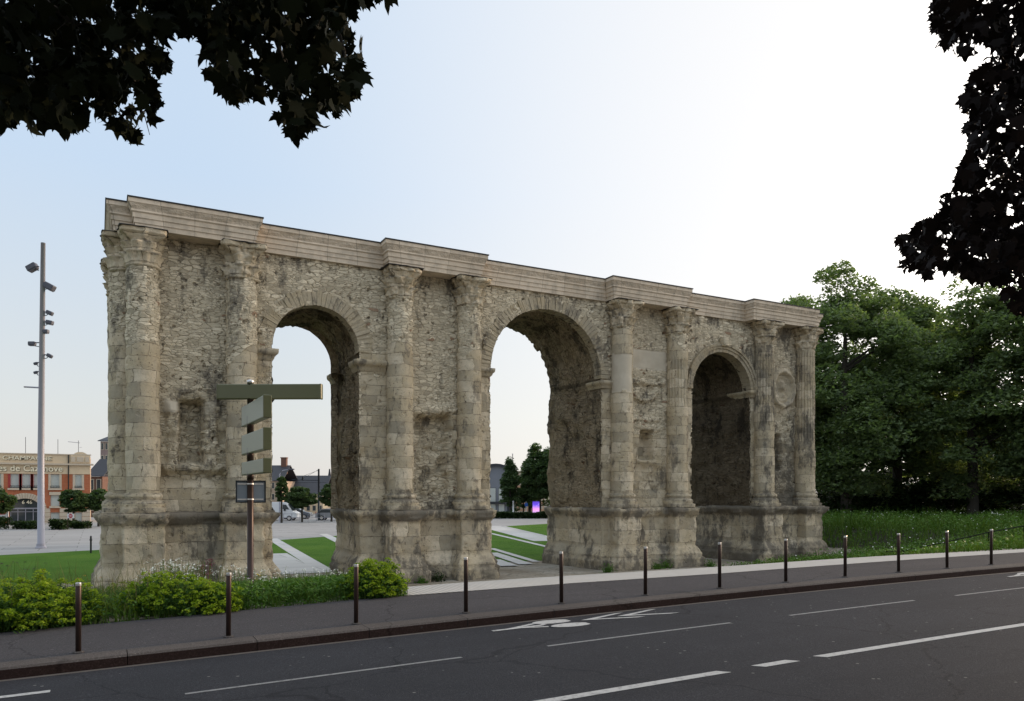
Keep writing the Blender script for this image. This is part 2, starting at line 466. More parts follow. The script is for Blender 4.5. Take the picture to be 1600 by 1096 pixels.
def lawn_mat():
    t = NT('mown_grass'); P = t.pos()
    n = t.noise(P, .35, 5, .6); f = t.noise(P, 22, 4, .75)
    c = t.mix(t.rng(n, .3, .7), (.032, .085, .008), (.075, .14, .018))
    c = t.mix(t.rng(t.noise(P, 1.7, 5, .65), .5, .72, 0., .6), c, (.105, .135, .03))
    c = t.mix(t.rng(f, .35, .7), c, (.08, .175, .02))
    t.set(c, .9, .05); t.bump(f, .05); return t.mat
M_lawn = lawn_mat()
M_tree = foliage('chestnut_leaves', [(.12, .165, .085), (.175, .225, .105), (.245, .315, .13)], .45)
M_tree2 = foliage('plane_leaves', [(.05, .085, .035), (.08, .125, .05), (.12, .175, .065)], .35)
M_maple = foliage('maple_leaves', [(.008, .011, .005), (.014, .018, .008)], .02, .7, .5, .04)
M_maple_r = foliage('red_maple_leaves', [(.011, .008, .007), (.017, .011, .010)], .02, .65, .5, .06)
M_shrub = foliage('dark_shrub_leaves', [(.018, .034, .010), (.034, .062, .015)], .25)
M_grass = foliage('meadow_grass', [(.045, .09, .012), (.08, .145, .018), (.14, .19, .04)], .3, .7, .8)
M_weed = foliage('weed_leaves', [(.06, .14, .022), (.10, .20, .03), (.15, .25, .05)], .3, .6, .8)
M_euph = foliage('spurge_heads', [(.17, .26, .015), (.26, .36, .02), (.33, .40, .03)], .35, .7, 2)
M_euphleaf = foliage('spurge_leaves', [(.05, .11, .025), (.085, .16, .035)], .3, .7, 2)
M_white = simple('white_petals', (.72, .72, .64), .8)
M_orange = simple('orange_petals', (.55, .22, .03), .8)
M_maroon = simple('maroon_petals', (.16, .04, .05), .8)

# ------------------------------------------------------------------ terrain
def zs(x):
    x = max(-45., min(x, 23.4))
    return 1.155+.0215*x-.00046*x*x if x > 0 else 1.155+.0215*x
def raised(X, Y):
    return sst(0, 5, X-max(33.2, CX+(Y-CY)*.603+3)) if Y > -12 else 0
def tz(X, Y):
    s = zs(X)
    if Y < -25.0: z = s+.35
    elif Y < -15.3: z = s-.26
    elif Y < -12.0: z = s-.06
    else: z = (s-.03)*(1-min(1, max(0, (Y+11.4)/9.9)))
    r = raised(X, Y)
    if r: z = z*(1-r)+1.43*r
    return z
def lerp_axis(a, b, st):
    n = max(1, round((b-a)/st)); return [a+(b-a)*i/n for i in range(n)]
gx = lerp_axis(-700, -60, 80)+lerp_axis(-60, -16, 6)+lerp_axis(-16, 66, 1)+lerp_axis(66, 140, 6)+lerp_axis(140, 900, 80)+[900]
gy = lerp_axis(-150, -28, 20)+[-28, -25.02, -25.0, -20, -15.31, -15.29, -12.01, -11.99, -11.4]+lerp_axis(-10.5, 30, 1)+lerp_axis(30, 120, 5)+lerp_axis(120, 1500, 120)+[1500]
mb = MB().grid([[(x, y, tz(x, y)) for x in gx] for y in gy])
tag(mb.build('ground', M_ground), 'trodden earth and paving around the foot of the ruined gate', 'ground', kind='structure')

def zstrip(name, x0, x1, ya, yb, dz, mat, kind='structure', st=2.0, label=None, cat=None, follow=True, na=1):
    """sheet along the street between the two edge curves"""
    fa = ya if callable(ya) else (lambda x: ya)
    fb = yb if callable(yb) else (lambda x: yb)
    n = max(1, int(abs(x1-x0)/st)); rows = []; uvs = []
    for j in range(na+1):
        k = j/na
        r = []; u = []
        for i in range(n+1):
            x = x0+(x1-x0)*i/n; y = fa(x)*(1-k)+fb(x)*k
            r.append((x, y, zs(x)+dz)); u.append((x, y))
        rows.append(r); uvs.append(u)
    return tag(MB().grid(rows, uvs).build(name, mat), label, cat, kind=kind)
KY = -15.62
zstrip('road', -60, 120, -25.0, KY-.0, -.15, M_road, label='grey asphalt road with white lane markings', cat='road')
def far_edge(x): return -12.45+.20*math.sin(max(0, min(1, (x-1)/5))*PI)-.0*x-(.45*sst(7, 14, x))
zstrip('pavement', -60, 120, KY+.40, far_edge, 0, M_side, label='asphalt pavement behind the row of bollards', cat='pavement')
zstrip('white_paving_strip', 4.85, 120, lambda x: far_edge(x)+.004, lambda x: -10.95-.65*sst(6, 15, x)-.45*sst(20, 29, x), .006, M_tact,
       label='pale ribbed paving strip between pavement and gate', cat='paving strip')
kb = MB(); x = -60.0; i = 0
while x < 118:
    L = 1.75
    z0, z1 = zs(x), zs(x+L)
    xa, xb = x+.006, x+L-.006
    rr = random.uniform(-.004, .004)
    prof = [(KY, -.30), (KY-.01, -.02), (KY+.02, .008), (KY+.40, .012), (KY+.40, -.2)]
    ra = [(xa, y+rr, z0+z) for y, z in prof]; rb = [(xb, y+rr, z1+z) for y, z in prof]
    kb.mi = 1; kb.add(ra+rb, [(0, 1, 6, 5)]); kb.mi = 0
    kb.add(ra+rb, [(k, k+1, k+6, k+5) for k in range(1, 4)]+[(4, 3, 2, 1, 0), (5, 6, 7, 8, 9)])
    x += L
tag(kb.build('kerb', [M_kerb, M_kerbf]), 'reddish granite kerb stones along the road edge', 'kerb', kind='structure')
# concrete gutter line at the kerb foot
zstrip('gutter', -60, 120, KY-.02, KY-.12, -.146, simple('gutter_dust', (.10, .088, .08), .9, 0, .3, 8), label='dusty line along the kerb foot', cat='gutter')

def mark(name, pts, dz, mat, label):
    mb = MB()
    mb.poly([(x, y, zs(x)-.15+dz) for x, y in pts])
    tag(mb.build(name, mat), label, 'road marking', 'painted road markings', 'structure')
def dash(x0, x1, y, w, mat=M_paint, sk=0.0, label='white painted dash on the road', slope=0.0):
    mb = MB(); n = max(1, int((x1-x0)/.5)); rows = []
    for i in range(n+1):
        x = x0+(x1-x0)*i/n; c = y+slope*(x-x0)
        rows.append([(x, c-w/2, zs(x)-.145), (x+sk, c+w/2, zs(x+sk)-.145)])
    mb.grid(rows, flip=True)
    tag(mb.build('road_marking', mat), label, 'road marking', 'painted road markings', 'structure')
for a, b in ((-5.0, -1.5), (.05, 3.68), (5.10, 8.80), (10.25, 13.85), (15.25, 18.9), (20.4, 24.0)):
    dash(a, b, -17.72, .07, M_thin, label='thin worn dashed lane line on the asphalt')
dash(2.2, 6.25, -20.25, .15, sk=-.12, label='thick white centre line in front of the short dash', slope=-.008)
dash(6.84, 7.48, -20.30, .15, sk=-.12, label='short white dash between two long centre lines')
dash(7.98, 40, -20.33, .15, sk=-.12, label='long solid white centre line running off to the right', slope=-.012)
dash(-5.2, -1.38, -16.66, .12, label='white line near the kerb at the left edge of the road')
# cycle pictogram and chevrons, lying along the street
def bike(ox, oy):
    b = MB(); z = lambda x: zs(x)-.15+.005
    def ell(cx, cy, rx, ry, n=22): b.poly([(ox+cx+rx*math.cos(2*PI*k/n), oy+cy+ry*math.sin(2*PI*k/n), z(ox+cx)) for k in range(n)])
    def bar(x0, y0, x1, y1, w):
        d = Vector((x1-x0, y1-y0, 0)).normalized(); p = Vector((-d.y, d.x, 0))*w/2
        b.poly([(ox+x0-p.x, oy+y0-p.y, z(ox+x0)+.001), (ox+x1-p.x, oy+y1-p.y, z(ox+x1)+.001), (ox+x1+p.x, oy+y1+p.y, z(ox+x1)+.001), (ox+x0+p.x, oy+y0+p.y, z(ox+x0)+.001)])
    ell(1.30, .22, .40, .17); ell(1.42, -.22, .40, .17)
    bar(.0, .0, .95, .02, .09); bar(.35, .02, 1.0, .24, .08); bar(.55, .0, 1.0, -.16, .08); bar(.95, .02, 1.25, .2, .08)
    tag(b.build('cycle_symbol', M_paint), 'white bicycle symbol painted on the road near the kerb', 'road marking', kind='structure')
bike(4.95, -16.18)
for cx in (6.75, 7.55):
    z = zs(cx)-.144
    mark('chevron', [(cx, -16.12), (cx+.95, -15.84), (cx+1.15, -15.84), (cx+.32, -16.13), (cx+1.25, -16.40), (cx+1.05, -16.42)], .006, M_paint, 'white chevron arrow painted beside the bicycle symbol' if cx < 7 else 'white chevron arrow farther from the bicycle symbol')
bike(19.9, -16.25)

# ------------------------------------------------------------------ plaza, lawn and strips behind the gate
def sheet(name, pts, z, mat, label, cat, kind='structure'):
    mb = MB().poly([(p[0], p[1], z) for p in pts])
    return tag(mb.build(name, mat), label, cat, kind=kind)
sheet('plaza', [(-160, 6), (26, 6), (30, 22), (44, 45), (86, 112), (300, 260), (-160, 140)], .006, M_plaza, 'wide pale paved square behind the gate', 'square')
sheet('lawn', [(-40, -3), (-2.2, -3), (-2.2, 6), (23, 6), (26, 16), (30, 23), (44, 47), (35, 42.7), (16, 33.6), (10.5, 29.9), (-.8, 25.1), (-5.6, 23.2), (-40, 9.5)], .012, M_lawn, 'mown lawn between white stone strips', 'lawn')
for si, (a, b, w) in enumerate((((425, 842), (512, 895), .75), ((424, 866), (470, 897), 1.7), ((505, 835), (532, 848), .7), ((764, 822.5), (862, 846), 2.6),
                ((764, 833.5), (862, 857), .42), ((768, 858), (838, 879), .4), ((768, 865), (822, 883), .7), ((765, 876), (792, 886), 1.1), ((786, 823), (850, 838), .35))):
    p = Vector((*onZ(*a, 0), 0)); q = Vector((*onZ(*b, 0), 0)); d = (q-p).normalized(); s = Vector((-d.y, d.x, 0))*w/2
    sheet('stone_strip', [p-s, q-s, q+s, p+s], .018+.004*si, M_strip, 'white stone strip crossing the lawn', 'stone strip')

# ------------------------------------------------------------------ the Roman gate
gate = tag(empty('roman_gate', (0, 0, 0)), 'ruined three-arched Roman triumphal gate of weathered limestone with engaged columns', 'monument')
YW, YB = .9, 4.9
ARCH = [dict(l=4.68, r=7.91, c=10.41, t=.53), dict(l=13.50, r=19.10, c=11.40, t=.50), dict(l=24.40, r=28.27, c=10.42, t=.40)]
for A in ARCH:
    A['R'] = (A['r']-A['l'])/2; A['x'] = (A['r']+A['l'])/2; A['s'] = A['c']-A['R']
def arch_out(A, x, z):
    """signed distance to the opening outline, negative inside"""
    if z <= A['s']: return abs(x-A['x'])-A['R']
    return math.hypot(x-A['x'], z-A['s'])-A['R']
def snap(A, x, z):
    if z <= A['s']: return (A['l'] if x < A['x'] else A['r']), z
    d = math.hypot(x-A['x'], z-A['s']) or 1e-6
    return A['x']+(x-A['x'])*A['R']/d, A['s']+(z-A['s'])*A['R']/d
def rectm(x, z, x0, x1, z0, z1, s=.06):
    return sst(x0-s, x0+s, x)*(1-sst(x1-s, x1+s, x))*sst(z0-s, z0+s, z)*(1-sst(z1-s, z1+s, z))
RND = (30.55, 8.87, .84, .98)
def wall_h(x, z):
    """depth of the front face behind its plane, plus attributes"""
    h = .07*fr(x, 3.1, z, .9)+.03*nz(x, 9.2, z, 3.3)
    jx, jz = x+.10*nz(x, 1.7, z, 1.6), z+.10*nz(x, 5.1, z, 1.6)
    ash = .30 if z < 6.2 else .12
    dirt = .12; plas = 0.
    dirt += .30*sst(1.2, .0, z-2.7)
    # bay one: niche with broken jambs and sill
    if .6 < x < 3.6:
        ru = rectm(jx, jz, .75, 3.35, 3.85, 6.75, .25)
        h += ru*(.10+.10*fr(x, 4.4, z, 2.2)); ash += .15*ru; dirt += .22*ru
        h += .62*rectm(x+.02*nz(x, 2, z, 4), z, 1.62, 2.38, 4.45, 6.62, .04)
        h -= .12*rectm(x, z, 1.22, 1.55, 4.4, 6.5, .05)*(1+.6*nz(x, 3, z, 4)); h -= .12*rectm(x, z, 2.45, 2.8, 4.4, 6.6, .05)*(1+.6*nz(x, 8, z, 4))
        h -= .16*rectm(jx, jz, 1.1, 3.0, 4.2, 4.42, .05); h += .12*rectm(jx, jz, .8, 3.3, 3.7, 4.1, .08)
        p = rectm(x, z, 1.08, 1.58, 6.18, 6.6, .02)+rectm(x, z, 2.44, 2.78, 6.15, 6.6, .02)*.6
        plas = max(plas, p); h -= .1*p
        dirt += .3*rectm(jx, jz, .9, 3.3, 6.7, 7.7, .3)*(.5+nz(x, 1, z, 2))
        ash += .6*(1-sst(3.6, 4.0, z))
    # bay two: collapsed niche
    if 9.9 < x < 12.4:
        ru = rectm(jx+.1*nz(x, 3, z, 3), jz, 10.3, 11.62, 3.1, 6.55, .08)
        h += ru*(.50+.16*fr(x, 2.4, z, 2.4)); dirt += .2*ru; ash -= .3*ru
        h -= .16*rectm(jx, jz, 9.9, 12.0, 6.55, 6.95, .1)*(1+.6*nz(x, 2, z, 5))
        b = rectm(x, z, 11.62, 12.2, 6.05, 6.6, .03)+rectm(x, z, 11.8, 12.2, 5.3, 6.0, .03)
        h -= .16*b; ash += b; h += .10*rectm(jx, jz, 9.95, 10.35, 3.0, 6.4, .1)
    # bay three: patched panel, lunette, ledges, small niche
    if 20.4 < x < 23.1:
        p = rectm(x, z+.05*nz(x, 4, z, 3), 20.62, 22.85, 9.22, 10.12, .02); plas = max(plas, p); h -= .05*p
        ru = rectm(jx, jz, 20.65, 22.6, 6.9, 8.75, .15); h += .12*ru; dirt += .15*ru
        d = math.hypot((x-21.55)/.85, (z-8.42)/.75)
        if z < 8.45: h -= .20*(sst(.72, .8, d)-sst(.95, 1.03, d))
        h -= .18*rectm(jx, jz, 20.8, 22.75, 8.5, 8.72, .04); h -= .14*rectm(jx, jz, 20.7, 22.4, 6.78, 6.98, .05)
        h += .05*rectm(jx, jz, 20.7, 22.5, 7.0, 7.6, .05)*nz(x, 5, z, 3)
        h += .6*rectm(jx, z, 21.32, 22.02, 5.0, 6.35, .05); h -= .1*rectm(jx, jz, 21.1, 22.4, 6.35, 6.7, .05); h -= .1*rectm(jx, jz, 21.2, 22.2, 4.78, 4.98, .05)
        ash += .35*(1-sst(6.0, 6.6, z)); ru = rectm(jx, jz, 20.8, 22.7, 3.5, 4.7, .2); h += .12*ru*(1+fr(x, 1, z, 3)); dirt += .15*ru
    # bay four: roundel with carved head, low niche
    if 29.2 < x < 31.9:
        d = math.hypot((x-RND[0])/RND[2], (z-RND[1])/RND[3])
        h -= .22*(sst(.78, .84, d)-sst(.98, 1.06, d)); h -= .10*(sst(.58, .64, d)-sst(.70, .75, d)); h += .10*(1-sst(.70, .80, d)); plas = max(plas, .28*(1-sst(1.0, 1.08, d))); h += .05*fr(x, 2, z, 4)*(d < 1.1)
        hd = math.hypot((x-RND[0])/.26, (z-RND[1]-.15)/.34); h -= .26*(1-sst(.4, 1.05, hd))*(1+.5*nz(x, 2, z, 7))
        bs = math.hypot((x-RND[0])/.40, (z-RND[1]+.42)/.28); h -= .12*(1-sst(.5, 1.05, bs))
        if d < 1.3: ash += .5
        sc = rectm(jx, jz, 29.7, 31.4, 6.7, 7.9, .2); h += .14*sc*(.5+fr(x, 7, z, 2.6))
        ru = rectm(jx, jz, 29.75, 30.55, 4.6, 6.5, .06); h += .5*ru; dirt += .15*ru
        ru = rectm(jx, jz, 29.7, 31.6, 2.8, 6.6, .2); h += .06*ru*(1+fr(x, 1, z, 3)); dirt += .28*ru
        ash += .2
    dirt += .16*sst(22, 31, x)+.12*(1-sst(4, 7, z))*sst(24, 30, x)  # right end darker: staining plus shade of nearby trees put into the tone
    # pilaster strips beside the arches are dressed
    for A in ARCH:
        if z < A['s'] and (A['l']-1.1 < x < A['l'] or A['r'] < x < A['r']+1.1): ash += .55; h -= .02
        dd = arch_out(A, x, z)
        if z > A['s'] and .3 < dd < 1.2: ash += .12
        # broken edges
        if dd < .5 and z < A['s']-.2: h += .14*max(0, fr(x, 6.6, z, 1.7))*sst(.5, 0, dd)
    # hollowed course under the cornice over the arches
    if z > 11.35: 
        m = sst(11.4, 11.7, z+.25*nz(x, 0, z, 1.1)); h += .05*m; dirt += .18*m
    return h, ash, min(1, dirt), min(1, plas)

def wall_face(y, sgn, st, z0=2.55, z1=12.12, x0=.15, x1=32.75, detail=True):
    nx, nzc = int((x1-x0)/st), int((z1-z0)/st)
    mb = MB(); idx = {}; V = []; UV = []; a1 = []; a2 = []; a3 = []; faces = []
    def vert(i, j):
        if (i, j) in idx: return idx[i, j]
        x, z = x0+(x1-x0)*i/nx, z0+(z1-z0)*j/nzc
        for A in ARCH:
            if arch_out(A, x, z) < st*.7: x, z = snap(A, x, z); break
        h, ash, d, p = wall_h(x, z) if detail else (.05*fr(x, 8, z, .9), .2, .1, 0)
        idx[i, j] = len(V); V.append((x, y+sgn*h, z)); UV.append((x, z)); a1.append(ash); a2.append(d); a3.append(p)
        return idx[i, j]
    for i in range(nx):
        for j in range(nzc):
            xc, zc = x0+(x1-x0)*(i+.5)/nx, z0+(z1-z0)*(j+.5)/nzc
            if any(arch_out(A, xc, zc) < 0 for A in ARCH): continue
            q = (vert(i, j), vert(i+1, j), vert(i+1, j+1), vert(i, j+1))
            faces.append(q if sgn > 0 else q[::-1])
    mb.add(V, faces, UV, ash=a1, dirt=a2, plas=a3)
    return mb
wall_face(YW, 1, .07).build('wall', M_wall, gate, True)
wall_face(YB, -1, .25, detail=False).build('wall', M_wall, gate, True)
for xe, fl in ((.15, True), (32.75, False)):     # end walls
    n = 44
    rows = [[(xe+(.06*fr(0, y, z, 1.0))*(1 if fl else -1), y, z) for y in [YW+.02+(YB-YW-.02)*k/n for k in range(n+1)]] for z in [2.55+9.55*j/100 for j in range(101)]]
    uvs = [[(p[1], p[2]) for p in r] for r in rows]
    MB().grid(rows, uvs, flip=fl, ash=[[.5]*(n+1)]*101, dirt=[[.15]*(n+1)]*101).build('wall', M_wall, gate, True)

# passages
for k, A in enumerate(ARCH):
    pts = []; st = .1
    for j in range(27, int(A['s']/st)): pts.append((A['l'], j*st, 0))
    na = int(PI*A['R']/st)
    for j in range(na+1):
        a = PI-PI*j/na; pts.append((A['x']+A['R']*math.cos(a), A['s']+A['R']*math.sin(a), 1))
    for j in range(int(A['s']/st)-1, 26, -1): pts.append((A['r'], j*st, 0))
    ny = 44; rows = []; uvs = []; da = []; aa = []
    s = 0; prev = pts[0]
    for (x, z, q) in pts:
        s += math.hypot(x-prev[0], z-prev[1]); prev = (x, z)
        if q: nx_, nz_ = (x-A['x'])/A['R'], (z-A['s'])/A['R']
        else: nx_, nz_ = (-1 if x < A['x'] else 1), 0
        r = []; u = []; d_ = []; a_ = []
        for j in range(ny+1):
            y = YW+(YB-YW)*j/ny
            e = sst(.0, .35, j/ny)
            lower = (1-sst(8.0, 8.6, z))
            o = e*(.13*fr(x+k*7, y, z, .8)+.07*fr(x, y+k, z, 2.5))*(1 if z > 2.6 else .3)
            o -= .10*(1-sst(0, .12, abs(y-YB+.2)))*0
            o += e*.12*lower*(z > 2.7)*sst(-.1, .3, nz(x, y, z, .55))*(1-sst(.75, .95, j/ny))
            if x > A['x']+.2: o -= (-.28, .34, .58)[k]*sst(.1, .9, j/ny)*min(1, (x-A['x'])/A['R'])
            r.append((x+nx_*o, y, max(0, z+nz_*o))); u.append((s, y) if q else (y, z))
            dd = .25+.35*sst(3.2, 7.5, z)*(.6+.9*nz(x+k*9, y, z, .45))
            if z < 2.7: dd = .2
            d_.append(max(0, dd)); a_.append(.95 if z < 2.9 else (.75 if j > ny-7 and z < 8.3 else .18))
        rows.append(r); uvs.append(u); da.append(d_); aa.append(a_)
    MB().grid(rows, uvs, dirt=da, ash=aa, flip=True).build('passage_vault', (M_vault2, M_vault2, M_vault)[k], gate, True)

# voussoir rings
for k, A in enumerate(ARCH):
    n = (34, 52, 30)[k]; mb = MB(); rg = random.Random(3+k)
    for i in range(n):
        a0, a1 = PI*i/n+.004, PI*(i+1)/n-.004
        th = A['t']*(rg.uniform(.86, 1.10) if k != 2 else 1.0)
        if k == 2: layers = [(0, .17, .10), (.17, .30, .15), (.30, .40, .20)]
        else: layers = [(0, th, .05+rg.uniform(-.02, .025))]
        for (ta, tb, pr) in layers:
            if k == 2: ta, tb = ta+.002, tb
            R0, R1 = A['R']-.03+ta+rg.uniform(0, .02), A['R']+tb
            rows = []
            for (rad, yy) in ((R0, YW+.5), (R0, YW-pr), (R1, YW-pr), (R1, YW+.15)):
                ns = 3
                rows.append([(A['x']+rad*math.cos(a0+(a1-a0)*q/ns), yy+.012*rg.uniform(-1, 1), A['s']+rad*math.sin(a0+(a1-a0)*q/ns)) for q in range(ns+1)])
            b0 = len(mb.v)
            mb.grid(rows, dirt=.1+.25*rg.random(), ash=1.0, flip=True)
            mb.f.append((b0, b0+4, b0+8, b0+12)); mb.m.append(0); mb.f.append((b0+15, b0+11, b0+7, b0+3)); mb.m.append(0)
    # per-stone tone comes from the unwrapped stones
    for i, v in enumerate(mb.v): mb.uv[i] = (v[0], v[2])
    mb.build('arch_ring', M_ring, gate)
    if k == 2:
        mb = MB(); mb.box(A['x']-.16, A['x']+.16, YW-.36, YW, A['c']+.28, A['c']+.72, bev=.06)
        mb.build('keystone', M_ring, gate, True)

def rough_block(mb, x0, x1, y0, y1, prof, amp=.05, st=.09, seed=0, **at):
    """block with a moulded profile (offset, z) and worn surface; open at the back"""
    pts = []
    path = [(x0, y1), (x0, y0), (x1, y0), (x1, y1)]
    strip(mb, path, prof, st, amp, seed, **at)
def strip(mb, path, prof, st=.09, amp=.04, seed=0, rnd=.05, top=None, dirt=.15, ash=.9, plas=0., brk=False, dirt_shade_f=None, closetop=True):
    """sweep a moulding profile [(outward offset, z)] along an open plan path with mitred corners"""
    P = [Vector((p[0], p[1])) for p in path]; n = len(P)
    nor = []
    for i in range(n-1):
        d = (P[i+1]-P[i]).normalized(); nor.append(Vector((-d.y, d.x))*-1)
    mit = []
    for i in range(n):
        if i == 0: m = nor[0]
        elif i == n-1: m = nor[-1]
        else:
            m = nor[i-1]+nor[i]; m = m/max(.3, m.dot(nor[i]))
        mit.append(m)
    S = []; s = 0
    for i in range(n-1):
        L = (P[i+1]-P[i]).length; k = max(1, int(L/st))
        for q in range(k):
            f = q/k; S.append((P[i].lerp(P[i+1], f), mit[i].lerp(mit[i+1], f), s+L*f))
        s += L
    S.append((P[-1], mit[-1], s))
    Z = []
    for i in range(len(prof)-1):
        (o0, z0), (o1, z1) = prof[i], prof[i+1]
        L = math.hypot(o1-o0, z1-z0); k = max(1, int(L/st))
        for q in range(k): Z.append((o0+(o1-o0)*q/k, z0+(z1-z0)*q/k))
    Z.append(prof[-1])
    rows = []; uvs = []; dr = []; v = 0; pz = Z[0]
    for (o, z) in Z:
        v += math.hypot(o-pz[0], z-pz[1]); pz = (o, z)
        r = []; u = []; d_ = []
        for (p, m, s) in S:
            w = amp*fr(p.x+seed, p.y, z, 1.3)+amp*.5*fr(p.x, p.y+seed, z, 4.0) if amp else 0
            if brk and 2.3 < z < 2.75:
                kk = sst(.0, .3, fr(p.x+seed, p.y*1.3, 7, .75))*.5+.5*(noise.cell(Vector((p.x*2.1+seed, p.y*2.1, z*4))) > .45); o2 = o*(1-.85*min(1, kk))
            else: o2 = o
            q = p+m*(o2+w)
            r.append((q.x, q.y, z+(amp*.4*nz(p.x, p.y, z, 2.2) if amp else 0))); u.append((s, v+prof[0][1]))
            d_.append(dirt_shade_f(p.x, p.y, z) if dirt_shade_f else dirt)
        rows.append(r); uvs.append(u); dr.append(d_)
    mb.grid(rows, uvs, dirt=dr, ash=[[ash]*len(S)]*len(Z), plas=[[plas]*len(S)]*len(Z))
    return mb

# pedestals (one moulded plinth per pier, running round its projections)
CXS = [.46, 3.60, 9.47, 12.43, 20.08, 23.30, 28.99, 31.97]
PROF = [(.30, -.35), (.29, .42), (.20, .50), (.22, .62), (.06, .92), (0, 1.0), (0, 2.30), (.05, 2.36), (.21, 2.60), (.235, 2.72), (.08, 2.74), (.05, 2.79), (-.9, 2.81)]
H = .62
PIERS = [(-.75, 4.68, .46, 3.60), (7.91, 13.50, 9.47, 12.43), (19.10, 24.40, 20.08, 23.30), (28.27, 32.9, 28.99, 31.97)]
def ped_dirt_shade(x, y, z):
    d = .14+.62*sst(2.25, 2.45, z)*(1-.0)*(.7+.6*nz(x, y, z, .9))+.25*sst(1.0, .1, z)
    d += .15*sst(20, 30, x)+.38*max(0, fr(x*.8+3, y, z*.5, .5)+.12)+.3*sst(1.05, .85, z)*(.5+nz(x, y, z, 1.5))  # rightmost pedestals: staining and painted tree shade together
    return max(0, min(1, d+.35*max(0, fr(x, y, z*.4, .9))))
for k, (xl, xr, ca, cb) in enumerate(PIERS):
    if k == 0: path = [(xl, 5.3), (xl, .45), (ca-.60, .45), (ca-.60, .05), (ca+H, .05), (ca+H, .62), (cb-H, .62), (cb-H, .05), (cb+H, .05), (cb+H, .78), (xr, .78), (xr, 5.0)]
    elif k == 3: path = [(xl-.62, 5.0), (xl, .78), (ca-H, .78), (ca-H, .05), (ca+H, .05), (ca+H, .62), (cb-H, .62), (cb-H, .05), (cb+H, .05), (cb+H, .5), (xr, .5), (xr, 5.3)]
    else: path = [(xl-(0, -.26, .38)[k], 5.0), (xl, .78), (ca-H, .78), (ca-H, .05), (ca+H, .05), (ca+H, .62), (cb-H, .62), (cb-H, .05), (cb+H, .05), (cb+H, .78), (xr, .78), (xr, 5.0)]
    mb = strip(MB(), path, PROF, .065, .05, k*13, dirt_shade_f=ped_dirt_shade, ash=.8, brk=True)
    mb.build('pedestal', M_ped, gate, True)

